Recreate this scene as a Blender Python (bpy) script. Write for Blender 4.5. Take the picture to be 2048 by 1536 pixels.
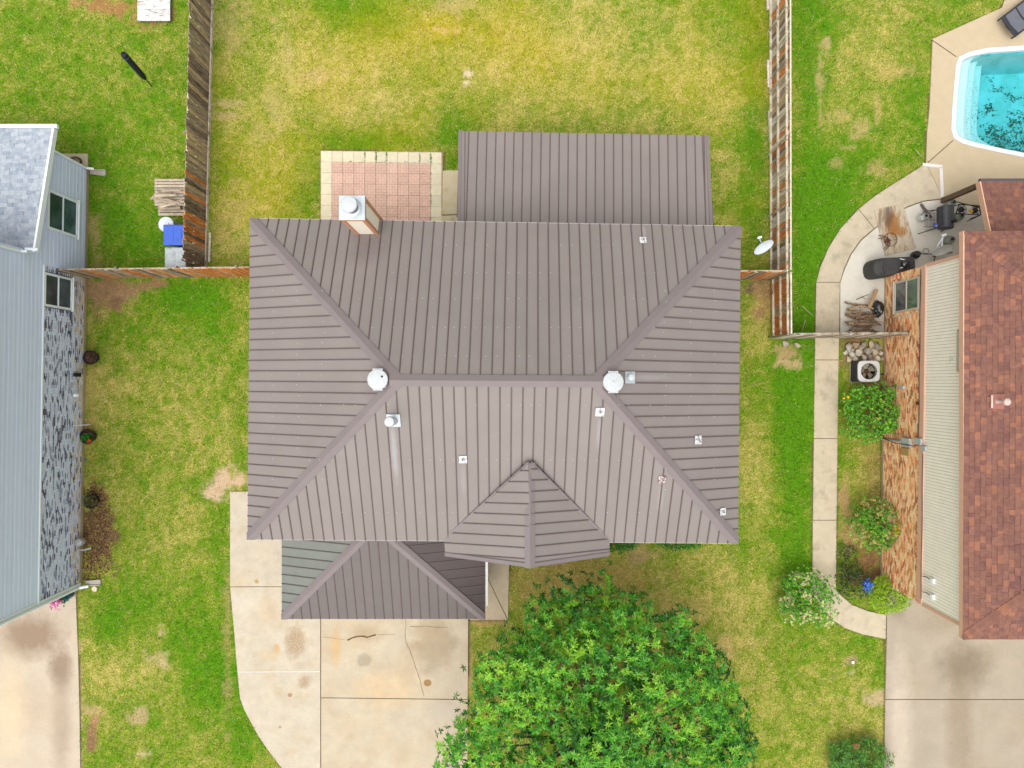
import bpy, bmesh, math, random
import numpy as np
from mathutils import Vector, Matrix, geometry

for o in list(bpy.data.objects): bpy.data.objects.remove(o)
random.seed(7); RNG = np.random.default_rng(7)
sc = bpy.context.scene
COL = sc.collection
R = math.radians

# ------------------------------------------------------------------ camera, sky, sun, exposure
H = 26.0                      # drone height above the lawn, metres
F = 1420.0                    # focal length in pixels of a 2048 px wide picture
cam_d = bpy.data.cameras.new('camera'); cam = bpy.data.objects.new('camera', cam_d); COL.objects.link(cam)
cam.location = (0, 0, H); cam.rotation_euler = (0, 0, 0)
cam_d.sensor_width = 36.0; cam_d.lens = F / 2048 * 36.0; cam_d.clip_end = 2000; cam_d.clip_start = .1
sc.camera = cam

SUN_EL, SUN_AZ = R(70), R(205)          # azimuth clockwise from +Y
w = bpy.data.worlds.new('World'); sc.world = w; w.use_nodes = True
nt = w.node_tree; bg = nt.nodes['Background']
sky = nt.nodes.new('ShaderNodeTexSky'); sky.sky_type = 'NISHITA'; sky.sun_disc = False
sky.sun_elevation = SUN_EL; sky.sun_rotation = SUN_AZ; sky.dust_density = 4.0; sky.ozone_density = 1.0
hs = nt.nodes.new('ShaderNodeHueSaturation'); hs.inputs['Saturation'].default_value = .16
nt.links.new(sky.outputs[0], hs.inputs['Color']); nt.links.new(hs.outputs[0], bg.inputs[0])
bg.inputs[1].default_value = .15
sd = bpy.data.lights.new('sun', 'SUN'); sd.energy = 1.5; sd.angle = R(80); sd.color = (1, .96, .9)
so = bpy.data.objects.new('sun', sd); COL.objects.link(so)
sdir = Vector((math.sin(SUN_AZ)*math.cos(SUN_EL), math.cos(SUN_AZ)*math.cos(SUN_EL), math.sin(SUN_EL)))
so.rotation_euler = sdir.to_track_quat('Z', 'Y').to_euler(); so.location = sdir*60
sc.view_settings.view_transform = 'Standard'; sc.view_settings.look = 'None'
sc.view_settings.exposure = 0.66; sc.view_settings.gamma = 1
sc.render.engine = 'CYCLES'

# ------------------------------------------------------------------ helpers
def P(px, py, z=0.0):
    s = (H - z) / F
    return Vector(((px-1024)*s, (768-py)*s, z))
def ray_plane(px, py, p0, n):
    d = Vector(((px-1024)/F, (768-py)/F, -1)); o = Vector((0, 0, H))
    t = (p0-o).dot(n)/d.dot(n); return o+d*t
def G2(pts, z=0.0): return [P(x, y, z) for x, y in pts]

KAL = 1.6
def S(r, g, b, k=KAL):
    f = lambda c: ((c/255+.055)/1.055)**2.4 if c/255 > .04045 else c/255/12.92
    return tuple(min(f(c)/k, .85) for c in (r, g, b))

WO = {}
def origin(o): return WO.get(o.name, Vector((0, 0, 0)))
def tag(o, label=None, cat=None, group=None, kind=None):
    if label: o['label'] = label
    if cat: o['category'] = cat
    if group: o['group'] = group
    if kind: o['kind'] = kind
    return o
def thing(name, label, cat, loc=(0, 0, 0), group=None):
    o = bpy.data.objects.new(name, None); COL.objects.link(o); o.empty_display_size = .1
    o.location = loc; WO[o.name] = Vector(loc)
    return tag(o, label, cat, group)

class MB:
    def __init__(s): s.v = []; s.f = []; s.c = []; s.m = []; s.hascol = False
    def face(s, idx, col=None, m=0):
        s.f.append(idx); s.c.append(col); s.m.append(m)
        if col is not None: s.hascol = True
    def add(s, pts): b = len(s.v); s.v += [Vector(p) for p in pts]; return b
    def prism(s, bot, top, col=None, m=0, cap=True):
        n = len(bot); b = s.add(bot); t = s.add(top)
        if cap:
            s.face(list(range(b+n-1, b-1, -1)), col, m); s.face(list(range(t, t+n)), col, m)
        for i in range(n):
            j = (i+1) % n; s.face([b+i, b+j, t+j, t+i], col, m)
        return s
    def box(s, c, sz, rz=0, col=None, m=0, M=None):
        c = Vector(c); x, y, z = sz[0]/2, sz[1]/2, sz[2]/2
        Q = M if M is not None else Matrix.Rotation(rz, 3, 'Z')
        bt = [c+Q @ Vector(p) for p in ((-x, -y, -z), (x, -y, -z), (x, y, -z), (-x, y, -z))]
        tp = [c+Q @ Vector(p) for p in ((-x, -y, z), (x, -y, z), (x, y, z), (-x, y, z))]
        return s.prism(bt, tp, col, m)
    def slab(s, poly, z0, z1, col=None, m=0):
        a = sum(poly[i].x*poly[(i+1) % len(poly)].y-poly[(i+1) % len(poly)].x*poly[i].y for i in range(len(poly)))
        if a < 0: poly = poly[::-1]
        return s.prism([Vector((p.x, p.y, z0)) for p in poly], [Vector((p.x, p.y, z1)) for p in poly], col, m)
    def tube(s, path, r, n=8, col=None, m=0, closed=False):
        path = [Vector(p) for p in path]; k = len(path)
        rs = r if isinstance(r, (list, tuple)) else [r]*k
        rings = []; prev = None
        for i, p in enumerate(path):
            if closed: d = path[(i+1) % k]-path[i-1]
            else: d = path[min(i+1, k-1)]-path[max(i-1, 0)]
            d.normalize()
            a = prev if prev is not None else (Vector((0, 0, 1)) if abs(d.z) < .9 else Vector((1, 0, 0)))
            a = (a-d*a.dot(d)); a.normalize(); prev = a; b2 = d.cross(a)
            rings.append(s.add([p+(a*math.cos(2*math.pi*q/n)+b2*math.sin(2*math.pi*q/n))*rs[i] for q in range(n)]))
        for i in range(k if closed else k-1):
            A, B = rings[i], rings[(i+1) % k]
            for q in range(n):
                w_ = (q+1) % n; s.face([A+q, A+w_, B+w_, B+q], col, m)
        if not closed:
            s.face([rings[0]+q for q in range(n-1, -1, -1)], col, m); s.face([rings[-1]+q for q in range(n)], col, m)
        return s
    def lathe(s, prof, c, n=20, col=None, m=0, M=None):
        c = Vector(c); rings = []
        for r, z in prof:
            pts = [Vector((r*math.cos(2*math.pi*q/n), r*math.sin(2*math.pi*q/n), z)) for q in range(n)]
            rings.append(s.add([c+(M @ p if M is not None else p) for p in pts]))
        for A, B in zip(rings, rings[1:]):
            for q in range(n):
                w_ = (q+1) % n; s.face([A+q, A+w_, B+w_, B+q], col, m)
        s.face([rings[0]+q for q in range(n-1, -1, -1)], col, m); s.face([rings[-1]+q for q in range(n)], col, m)
        return s
    def mesh(s, name, mats, o):
        me = bpy.data.meshes.new(name)
        me.from_pydata([tuple(p-o) for p in s.v], [], s.f)
        if not isinstance(mats, (list, tuple)): mats = [mats]
        for q in mats: me.materials.append(q)
        if len(mats) > 1: me.polygons.foreach_set('material_index', s.m)
        if s.hascol:
            at = me.color_attributes.new('Col', 'FLOAT_COLOR', 'CORNER')
            arr = []
            for f, c in zip(s.f, s.c): arr += list((c or (.5, .5, .5)) + (1.0,))*len(f)
            at.data.foreach_set('color', arr)
        me.update(); return me
    def build(s, name, mats, parent=None, smooth=False, bevel=0, org=None):
        if org is None:
            xs = [p.x for p in s.v]; ys = [p.y for p in s.v]; zs = [p.z for p in s.v]
            org = Vector(((min(xs)+max(xs))/2, (min(ys)+max(ys))/2, min(zs)))
        me = s.mesh(name, mats, org)
        if smooth is True: me.polygons.foreach_set('use_smooth', [True]*len(me.polygons))
        o = bpy.data.objects.new(name, me); COL.objects.link(o); WO[o.name] = org
        o.location = org
        if parent is not None: o.parent = parent; o.location = org-origin(parent)
        if smooth == 'auto':
            me.polygons.foreach_set('use_smooth', [True]*len(me.polygons))
            me.set_sharp_from_angle(angle=R(35))
        if bevel:
            b = o.modifiers.new('bevel', 'BEVEL'); b.width = bevel; b.segments = 2; b.limit_method = 'ANGLE'
        return o

def np_mesh(name, V, Fc, mat, parent=None, colors=None, org=None):
    V = np.asarray(V, np.float32); Fc = np.asarray(Fc, np.int32); org = Vector(org) if org is not None else Vector((0, 0, 0))
    me = bpy.data.meshes.new(name); me.vertices.add(len(V))
    me.vertices.foreach_set('co', (V-np.array(org, np.float32)).ravel())
    k = Fc.shape[1]; me.loops.add(Fc.size); me.loops.foreach_set('vertex_index', Fc.ravel())
    me.polygons.add(len(Fc)); me.polygons.foreach_set('loop_start', np.arange(0, Fc.size, k, dtype=np.int32))
    me.polygons.foreach_set('loop_total', np.full(len(Fc), k, np.int32))
    if colors is not None:
        at = me.color_attributes.new('Col', 'FLOAT_COLOR', 'POINT')
        at.data.foreach_set('color', np.concatenate([colors, np.ones((len(V), 1))], 1).astype(np.float32).ravel())
    me.materials.append(mat); me.update(); me.validate()
    o = bpy.data.objects.new(name, me); COL.objects.link(o); WO[o.name] = org
    o.location = org - (origin(parent) if parent is not None else Vector((0, 0, 0)))
    if parent is not None: o.parent = parent
    return o

_g = {}
def vnoise(x, y, scale, seed):
    if seed not in _g: _g[seed] = np.random.default_rng(seed).random((256, 256))
    g = _g[seed]
    u = np.asarray(x)/scale+1000; v = np.asarray(y)/scale+1000
    i = np.floor(u).astype(int); j = np.floor(v).astype(int); fu = u-i; fv = v-j
    fu = fu*fu*(3-2*fu); fv = fv*fv*(3-2*fv)
    a = g[i % 256, j % 256]; b = g[(i+1) % 256, j % 256]; c = g[i % 256, (j+1) % 256]; d = g[(i+1) % 256, (j+1) % 256]
    return (a*(1-fu)+b*fu)*(1-fv)+(c*(1-fu)+d*fu)*fv
def fbm(x, y, scale, seed, oct=4):
    t = 0; a = 1; s = 0
    for k in range(oct): t = t+a*vnoise(x, y, scale/2**k, seed+k); s += a; a *= .55
    return t/s
def inside(poly, x, y):
    r = np.zeros(np.shape(x), bool); n = len(poly)
    for i in range(n):
        x0, y0 = poly[i][:2]; x1, y1 = poly[(i+1) % n][:2]
        if y0 == y1: continue
        c = ((y0 > y) != (y1 > y)) & (x < (x1-x0)*(y-y0)/(y1-y0)+x0); r ^= c
    return r

def pip(poly, x, y):
    r = False; n = len(poly)
    for i in range(n):
        x0, y0 = poly[i][0], poly[i][1]; x1, y1 = poly[i-1][0], poly[i-1][1]
        if (y0 > y) != (y1 > y) and x < (x1-x0)*(y-y0)/(y1-y0)+x0: r = not r
    return r

# ------------------------------------------------------------------ materials
def M(name, col=(.5, .5, .5), rough=.7, var=.15, scale=6, bump=0, bscale=60, spec=.3, objrand=0, attr=False,
      col2=None, c2scale=2, c2lo=.5, c2hi=.65, metallic=0, stretch=(1, 1, 1), coords='world', spots=(), speck=0, trans=0, fine=0):
    m = bpy.data.materials.new(name); m.use_nodes = True; n = m.node_tree.nodes; l = m.node_tree.links
    b = n['Principled BSDF']; b.inputs['Roughness'].default_value = rough; b.inputs['Metallic'].default_value = metallic
    b.inputs['Specular IOR Level'].default_value = spec
    if coords == 'world': src = n.new('ShaderNodeNewGeometry').outputs['Position']
    else: src = n.new('ShaderNodeTexCoord').outputs['Object']
    mp = n.new('ShaderNodeMapping'); mp.inputs['Scale'].default_value = stretch; l.new(src, mp.inputs[0])
    if coords != 'world':
        oi0 = n.new('ShaderNodeObjectInfo'); mu = n.new('ShaderNodeMath'); mu.operation = 'MULTIPLY'; mu.inputs[1].default_value = 57
        l.new(oi0.outputs['Random'], mu.inputs[0]); l.new(mu.outputs[0], mp.inputs['Location'])
    V = mp.outputs[0]
    def noise(sc_, det=5, ro=.6):
        t = n.new('ShaderNodeTexNoise'); t.inputs['Scale'].default_value = sc_; t.inputs['Detail'].default_value = det
        t.inputs['Roughness'].default_value = ro; l.new(V, t.inputs['Vector']); return t.outputs['Fac']
    def mapr(x, a0, a1, b0, b1):
        t = n.new('ShaderNodeMapRange'); l.new(x, t.inputs[0])
        for i, q in enumerate((a0, a1, b0, b1)): t.inputs[i+1].default_value = q
        return t.outputs[0]
    def mix(f, a, c, mode='MIX'):
        t = n.new('ShaderNodeMix'); t.data_type = 'RGBA'; t.blend_type = mode
        if isinstance(f, (int, float)): t.inputs[0].default_value = f
        else: l.new(f, t.inputs[0])
        for q, idx in ((a, 6), (c, 7)):
            if isinstance(q, tuple): t.inputs[idx].default_value = (*q, 1)
            else: l.new(q, t.inputs[idx])
        return t.outputs[2]
    if attr:
        a = n.new('ShaderNodeAttribute'); a.attribute_name = 'Col'; c = a.outputs['Color']
    else:
        rgb = n.new('ShaderNodeRGB'); rgb.outputs[0].default_value = (*col, 1); c = rgb.outputs[0]
    if objrand:
        oi = n.new('ShaderNodeObjectInfo'); c = mix(1.0, c, mapr(oi.outputs['Random'], 0, 1, 1-objrand, 1+objrand), 'MULTIPLY')
    if col2 is not None: c = mix(mapr(noise(c2scale, 6, .65), c2lo, c2hi, 0, 1), c, col2)
    pos = n.new('ShaderNodeNewGeometry').outputs['Position'] if spots else None
    for (px, py, rx, ry, sc_col, amt, soft, z, grain) in spots:
        ctr = P(px, py, z); k = (H-z)/F
        sb = n.new('ShaderNodeVectorMath'); sb.operation = 'SUBTRACT'; l.new(pos, sb.inputs[0]); sb.inputs[1].default_value = ctr
        ml = n.new('ShaderNodeVectorMath'); ml.operation = 'MULTIPLY'; l.new(sb.outputs[0], ml.inputs[0]); ml.inputs[1].default_value = (1/(rx*k), 1/(ry*k), 0)
        ln = n.new('ShaderNodeVectorMath'); ln.operation = 'LENGTH'; l.new(ml.outputs[0], ln.inputs[0])
        ad = n.new('ShaderNodeMath'); ad.operation = 'MULTIPLY_ADD'; l.new(noise(2.5 if grain < 1 else 5, 5, .7), ad.inputs[0])
        ad.inputs[1].default_value = 1.3 if soft > .15 else .5; l.new(ln.outputs['Value'], ad.inputs[2])
        off = .65 if soft > .15 else .25
        f = mapr(ad.outputs[0], 1+off-soft, 1+off+soft, amt, 0)
        if grain:
            gm = n.new('ShaderNodeMath'); gm.operation = 'MULTIPLY'; l.new(f, gm.inputs[0]); l.new(mapr(noise(28, 3, .8), .42, .58, .15, 1), gm.inputs[1]); f = gm.outputs[0]
        c = mix(f, c, sc_col)
    c = mix(1.0, c, mapr(noise(scale), .25, .75, 1-var, 1+var), 'MULTIPLY')
    if fine: c = mix(1.0, c, mapr(noise(bscale*.5, 3, .8), .3, .7, 1-fine, 1+fine), 'MULTIPLY')
    l.new(c, b.inputs['Base Color'])
    if bump:
        bp = n.new('ShaderNodeBump'); bp.inputs['Strength'].default_value = bump; bp.inputs['Distance'].default_value = .02
        l.new(noise(bscale, 4), bp.inputs['Height']); l.new(bp.outputs[0], b.inputs['Normal'])
    if trans:
        tr = n.new('ShaderNodeBsdfTranslucent'); l.new(c, tr.inputs[0]); mx = n.new('ShaderNodeMixShader'); mx.inputs[0].default_value = trans
        l.new(b.outputs[0], mx.inputs[1]); l.new(tr.outputs[0], mx.inputs[2]); l.new(mx.outputs[0], n['Material Output'].inputs[0])
    return m

def glass_mat(name, tint, dark):
    m = bpy.data.materials.new(name); m.use_nodes = True; b = m.node_tree.nodes['Principled BSDF']
    n = m.node_tree.nodes; l = m.node_tree.links
    g = n.new('ShaderNodeNewGeometry'); t = n.new('ShaderNodeTexNoise'); t.inputs['Scale'].default_value = 1.7; t.inputs['Detail'].default_value = 3
    l.new(g.outputs['Position'], t.inputs['Vector'])
    r = n.new('ShaderNodeValToRGB'); r.color_ramp.elements[0].position = .38; r.color_ramp.elements[1].position = .65
    r.color_ramp.elements[0].color = (*dark, 1); r.color_ramp.elements[1].color = (*tint, 1)
    l.new(t.outputs['Fac'], r.inputs[0]); l.new(r.outputs[0], b.inputs['Base Color'])
    b.inputs['Roughness'].default_value = .06; b.inputs['Specular IOR Level'].default_value = .6
    return m

m_ground = M('lawn_soil', attr=True, rough=.95, var=.12, scale=5, bump=.5, bscale=40, spec=.1, fine=.2)
def dry_flecks(m):
    n = m.node_tree.nodes; l = m.node_tree.links; b = n['Principled BSDF']; src = b.inputs['Base Color'].links[0].from_socket
    g = n.new('ShaderNodeNewGeometry'); at = n.new('ShaderNodeAttribute'); at.attribute_name = 'Dry'
    acc = None
    for sc_, wt in ((9, .5), (24, 1.1), (60, 1.1)):
        t = n.new('ShaderNodeTexNoise'); t.inputs['Scale'].default_value = sc_; t.inputs['Detail'].default_value = 2; t.inputs['Distortion'].default_value = .6; l.new(g.outputs['Position'], t.inputs['Vector'])
        k = n.new('ShaderNodeMath'); k.operation = 'MULTIPLY_ADD'; l.new(t.outputs['Fac'], k.inputs[0]); k.inputs[1].default_value = wt
        if acc is None: k.inputs[2].default_value = -1.35
        else: l.new(acc, k.inputs[2])
        acc = k.outputs[0]
    ad = n.new('ShaderNodeMath'); ad.operation = 'MULTIPLY_ADD'; l.new(at.outputs['Fac'], ad.inputs[0]); ad.inputs[1].default_value = .7; l.new(acc, ad.inputs[2])
    mr = n.new('ShaderNodeMapRange'); l.new(ad.outputs[0], mr.inputs[0]); mr.inputs[1].default_value = .24; mr.inputs[2].default_value = .62; mr.inputs[3].default_value = 0; mr.inputs[4].default_value = .85
    mx = n.new('ShaderNodeMix'); mx.data_type = 'RGBA'; l.new(mr.outputs[0], mx.inputs[0]); l.new(src, mx.inputs[6]); mx.inputs[7].default_value = (*S(226, 202, 126), 1); l.new(mx.outputs[2], b.inputs['Base Color'])
dry_flecks(m_ground)
m_grass = M('grass_blades', attr=True, rough=.7, var=.05, scale=3, spec=.15, trans=.25)
m_leaf = M('leaves', attr=True, rough=.45, var=.12, scale=3, spec=.35, trans=.16)
m_petal = M('petals', attr=True, rough=.6, var=.05, scale=5, spec=.2, trans=.2)
m_bark = M('bark', S(120, 105, 92), rough=.9, var=.35, scale=14, bump=.6, bscale=30)
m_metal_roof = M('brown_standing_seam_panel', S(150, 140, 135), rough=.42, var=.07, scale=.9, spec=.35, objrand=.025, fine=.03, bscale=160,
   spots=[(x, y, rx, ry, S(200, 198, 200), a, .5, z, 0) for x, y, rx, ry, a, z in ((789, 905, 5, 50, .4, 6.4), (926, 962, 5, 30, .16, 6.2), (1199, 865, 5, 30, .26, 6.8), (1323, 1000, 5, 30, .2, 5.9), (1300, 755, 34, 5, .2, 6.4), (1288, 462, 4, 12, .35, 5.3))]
   +[(735, 500, 34, 26, S(128, 116, 116), .55, .5, 5.6, 0), (752, 785, 26, 16, S(132, 120, 120), .4, .5, 7.2, 0), (1215, 785, 22, 18, S(132, 120, 120), .4, .5, 7.2, 0)])  # dark ovals paint in the shade below chimney and round vents
m_metal_lit = M('lit_grey_green_panel', S(132, 137, 128), rough=.4, var=.08, scale=3, spec=.4, objrand=.03, fine=.03)  # west garage slope: its lighter, light-facing look is put into the panel colour
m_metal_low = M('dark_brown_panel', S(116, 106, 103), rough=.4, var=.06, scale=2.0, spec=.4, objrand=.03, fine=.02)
m_seam = M('seam_rib_brown', S(114, 98, 95), rough=.5, var=.08, scale=4, spec=.25)
m_cap = M('ridge_cap_brown', S(141, 129, 129), rough=.42, var=.05, scale=2.5, spec=.35)
m_drip = M('drip_edge_metal', S(196, 186, 182), rough=.5, var=.05)
m_fascia = M('brown_fascia', S(143, 132, 129), rough=.5, var=.06)
m_hbrick = M('house_wall_tan', S(190, 165, 140), rough=.85, var=.2, scale=12)
m_galv = M('galvanised_steel', S(212, 222, 226), rough=.38, var=.1, scale=7, spec=.5, metallic=.35, fine=.05)
m_galv2 = M('weathered_galvanised_steel', S(206, 210, 212), rough=.55, var=.1, scale=16, spec=.4, metallic=.2, col2=S(150, 150, 148), c2scale=9, c2lo=.58, c2hi=.75)
m_vent = M('white_vent_paint', S(212, 216, 218), rough=.45, var=.06, scale=10)
m_flash = M('vent_flashing_paint', S(238, 238, 238), rough=.6, var=.12, scale=30, col2=S(110, 104, 104), c2scale=16, c2lo=.55, c2hi=.6)
m_flash_rust = M('flaking_flashing', S(150, 105, 98), rough=.7, var=.2, scale=30, col2=S(235, 228, 226), c2scale=18, c2lo=.5, c2hi=.54)
m_black = M('black_hole', (.01, .01, .01), rough=.9, var=0)
m_chim = M('chimney_stucco', S(240, 230, 210, 1.1), rough=.8, var=.07, scale=12, bump=.1)
m_chtrim = M('chimney_trim_wood', S(200, 146, 112, 1.25), rough=.7, var=.15, scale=12)
CS = lambda px, py, rx, ry, col, amt, soft=.4, grain=0: (px, py, rx, ry, col, amt, soft, .04, grain)
m_con_mid = M('driveway_concrete', S(212, 197, 171), rough=.85, var=.1, scale=1.6, bump=.12, bscale=70, fine=.09, col2=S(208, 186, 152), c2scale=.7, c2lo=.45, c2hi=.75,
   spots=[CS(868, 1290, 42, 52, S(172, 150, 118), .5, .3), CS(855, 1366, 8, 7, S(165, 125, 70), .95, .07), CS(729, 1320, 14, 13, S(170, 160, 135), .6, .2),
          CS(735, 1265, 30, 14, S(190, 165, 130), .5, .5), CS(700, 1475, 10, 8, S(195, 180, 150), .5, .3), CS(672, 1295, 8, 34, S(225, 180, 115), .5, .4),
          CS(822, 1330, 10, 30, S(200, 180, 150), .5, .5), CS(830, 1290, 16, 10, S(185, 160, 130), .4, .4), CS(780, 1380, 60, 30, S(235, 200, 150), .4, .6),
          CS(890, 1420, 30, 20, S(205, 195, 180), .5, .5)])
m_con_left = M('parking_strip_concrete', S(214, 202, 180), rough=.85, var=.1, scale=2.2, bump=.12, bscale=70, fine=.1, col2=S(208, 190, 160), c2scale=1.2, c2lo=.5, c2hi=.7,
   spots=[CS(590, 1285, 19, 30, S(165, 125, 70), .85, .35, 1), CS(608, 1363, 12, 13, S(165, 128, 80), .8, .35, 1), CS(580, 1390, 4.5, 4, S(175, 140, 110), .9, .08),
          CS(553, 1297, 6, 9, S(215, 165, 90), .6, .3), CS(535, 1310, 22, 14, S(215, 190, 150), .5, .5), CS(597, 1331, 12, 9, S(195, 180, 155), .5, .4), CS(560, 1454, 3, 3, S(170, 140, 110), .7, .1),
          CS(513, 1163, 4, 4, S(180, 150, 90), .9, .1), CS(475, 1165, 30, 18, S(215, 195, 160), .5, .6), CS(500, 1210, 40, 20, S(238, 230, 214), .3, .6), CS(535, 1225, 30, 30, S(215, 190, 155), .5, .6)])
m_con_lh = M('neighbour_driveway_concrete', S(212, 196, 173), rough=.85, var=.08, scale=1.2, bump=.1, bscale=70, fine=.08,
   spots=[CS(62, 1272, 55, 38, S(150, 122, 95), .75, .5), CS(122, 1335, 20, 38, S(140, 112, 88), .7, .5), CS(122, 1440, 18, 110, S(165, 145, 122), .5, .55),
          CS(70, 1420, 50, 40, S(205, 182, 156), .5, .6), CS(20, 1420, 30, 90, S(236, 214, 176), .6, .6)])
m_con_rh = M('right_driveway_concrete', S(184, 171, 151), rough=.85, var=.09, scale=1.3, bump=.1, bscale=70, fine=.09, col2=S(178, 162, 136), c2scale=.6, c2lo=.5, c2hi=.75,
   spots=[CS(1930, 1332, 44, 40, S(128, 112, 90), .7, .6), CS(1920, 1440, 24, 130, S(160, 140, 116), .6, .5), CS(1880, 1245, 50, 22, S(150, 134, 108), .5, .5, 1), CS(1800, 1440, 22, 120, S(222, 206, 186), .6, .5), CS(1795, 1215, 16, 22, S(150, 134, 112), .5, .4)])
m_con_walk = M('sidewalk_concrete', S(214, 200, 172), rough=.9, var=.09, scale=3, bump=.15, bscale=60, fine=.08, col2=S(176, 164, 142), c2scale=1.6, c2lo=.52, c2hi=.72)
m_con_deck = M('pool_deck_concrete', S(212, 193, 160), rough=.9, var=.05, scale=3, bump=.2, bscale=90, fine=.09)
m_con_patio = M('pale_patio_concrete', S(232, 226, 212), rough=.85, var=.05, scale=2.5, bump=.1, fine=.05, col2=S(214, 204, 184), c2scale=1.5, c2lo=.5, c2hi=.75)
m_joint = M('joint_soil', S(150, 128, 98), rough=.95, var=.3, scale=20)
m_crack = M('crack_dirt', S(110, 84, 58), rough=.95, var=.3, scale=20)
m_paint_line = M('white_filler', S(240, 240, 236), rough=.7, var=.08, scale=14)
m_foam = M('white_patch_compound', S(240, 238, 232), rough=.8, var=.1, scale=20)

# ------------------------------------------------------------------ plan outlines (picture pixels at ground level)
PX_PATIO = [(641, 301), (886, 304), (886, 540), (641, 540)]
PX_STRIP = [(461, 983), (642, 983), (642, 1640), (640, 1640), (565, 1536), (520, 1475), (490, 1420), (480, 1396), (468, 1250), (461, 1172)]
PX_DRIVE = [(642, 1100), (937, 1100), (935, 1640), (642, 1640)]
PX_WALKR = [(940, 1080), (1019, 1080), (1016, 1239), (940, 1239)]
PX_LDRIVE = [(-320, 1150), (152, 1180), (157, 1300), (160, 1420), (163, 1640), (-320, 1640)]
PX_RDRIVE = [(1772, 1160), (2400, 1160), (2400, 1640), (1767, 1640), (1768, 1500), (1771, 1277), (1772, 1228)]
WALK_L = [(1623, 1183), (1624, 1165), (1625, 1040), (1627, 877), (1629, 720), (1631, 600), (1632, 565), (1640, 535), (1656, 497), (1680, 458), (1716, 419), (1750, 392), (1790, 366), (1822, 346), (1851, 327)]
WALK_R = [(1671, 1170), (1671, 1165), (1672, 1040), (1674, 877), (1676, 720), (1678, 600), (1679, 565), (1686, 540), (1700, 508), (1720, 480), (1747, 457), (1775, 437), (1812, 414), (1845, 402), (1885, 397)]
WALKB_L = [(1623, 1183), (1640, 1212), (1662, 1237), (1690, 1256), (1725, 1268), (1770, 1277)]
WALKB_R = [(1671, 1170), (1672, 1182), (1688, 1197), (1705, 1210), (1735, 1222), (1771, 1229)]
PX_DECK = [(1864, 79), (2003, 16), (2008, 0), (2014, -80), (2420, -80), (2420, 420), (1980, 420), (1885, 397), (1851, 327), (1853, 265), (1858, 217), (1861, 150)]
PX_FAN = [(1679, 567), (1687, 541), (1701, 509), (1721, 481), (1748, 458), (1776, 438), (1813, 415), (1846, 403), (1886, 398.5), (1978, 421), (2300, 421), (2300, 560), (1775, 560), (1770, 676), (1678, 676)]
POOL_OUT = [(2300, 98), (2200, 88), (2120, 89), (2048, 92), (1973, 97), (1936, 105), (1916, 115), (1910, 132), (1906, 175), (1902, 225), (1901, 260), (1906, 277), (1921, 287), (1948, 295), (1998, 306), (2048, 316), (2120, 331), (2220, 345), (2300, 345)]
PX_LHOUSE = [(-400, 338), (176, 338), (163, 1168), (-400, 1168)]
PX_RHOUSE = [(1768, 553), (2500, 553), (2500, 1164), (1760, 1164)]
PX_MAINHOUSE = [(612, 500), (1390, 505), (1390, 1020), (880, 1020), (880, 1190), (640, 1190), (612, 1020)]
PX_BED = [(163, 975), (205, 975), (222, 1010), (226, 1075), (222, 1135), (205, 1155), (190, 1163), (163, 1168)]
NOGRASS = [PX_PATIO, PX_STRIP, PX_DRIVE, PX_WALKR, PX_LDRIVE, PX_RDRIVE, WALK_L+WALK_R[::-1], WALKB_L+WALKB_R[::-1], PX_DECK, PX_FAN, POOL_OUT, PX_LHOUSE, PX_RHOUSE, PX_MAINHOUSE]

def topx(x, y): return x*F/H+1024, 768-y*F/H
# (px, py, rx, ry, dryness shift) greener < 0 < drier
TBL = [(150, 200, 260, 260, -.16), (480, 330, 60, 260, .12), (760, 120, 330, 150, .12), (1180, 110, 340, 160, .10), (700, 30, 80, 40, -.35), (720, 15, 60, 30, -.2), (560, 300, 60, 160, .12),
       (760, 280, 150, 22, -.42), (905, 330, 22, 30, -.3), (600, 390, 60, 60, -.22), (920, 250, 60, 60, -.2), (960, 210, 80, 60, -.12), (1500, 250, 26, 260, -.33), (1470, 20, 60, 40, -.2),
       (1620, 300, 35, 400, -.2), (1720, 200, 90, 190, .1), (1830, 220, 30, 90, -.35), (1800, 270, 60, 60, -.15), (1730, 90, 100, 60, .02), (1640, 470, 50, 160, -.5), (1690, 420, 60, 50, -.4), (1700, 330, 60, 60, -.3), (1650, 600, 60, 90, -.5), (1660, 40, 60, 60, -.25), (1625, 180, 30, 60, -.25),
       (240, 450, 80, 60, -.2), (330, 690, 130, 120, -.15), (370, 590, 80, 35, -.55), (430, 640, 60, 90, -.25), (300, 820, 120, 150, .18), (190, 820, 30, 100, .12), (400, 760, 90, 120, .12),
       (270, 1030, 90, 110, -.12), (440, 1060, 30, 100, -.3), (240, 1210, 50, 60, -.42), (200, 1260, 40, 50, -.35), (370, 1270, 90, 100, -.1), (270, 1330, 70, 50, .16), (200, 1330, 35, 60, .2), (420, 1370, 60, 100, -.32), (360, 1280, 30, 60, -.15), (480, 1480, 40, 60, -.4),
       (1550, 600, 60, 50, .38), (1520, 650, 40, 70, .25), (1590, 940, 36, 280, -.6), (1540, 780, 40, 90, -.1), (1510, 920, 30, 120, .14), (1550, 1120, 60, 60, .02), (1580, 800, 30, 90, -.3), (1690, 890, 30, 200, -.12), (1730, 1000, 40, 60, .1),
       (1100, 1160, 130, 60, .34), (1350, 1200, 130, 70, .22), (1500, 1200, 60, 60, .1), (1470, 1300, 60, 60, .15), (960, 1300, 30, 60, .02), (1620, 1400, 120, 130, .1), (1730, 1300, 40, 60, -.18), (1700, 1350, 30, 40, .05), (1560, 1480, 60, 50, -.05), (1400, 1120, 50, 20, .2)]
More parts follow.
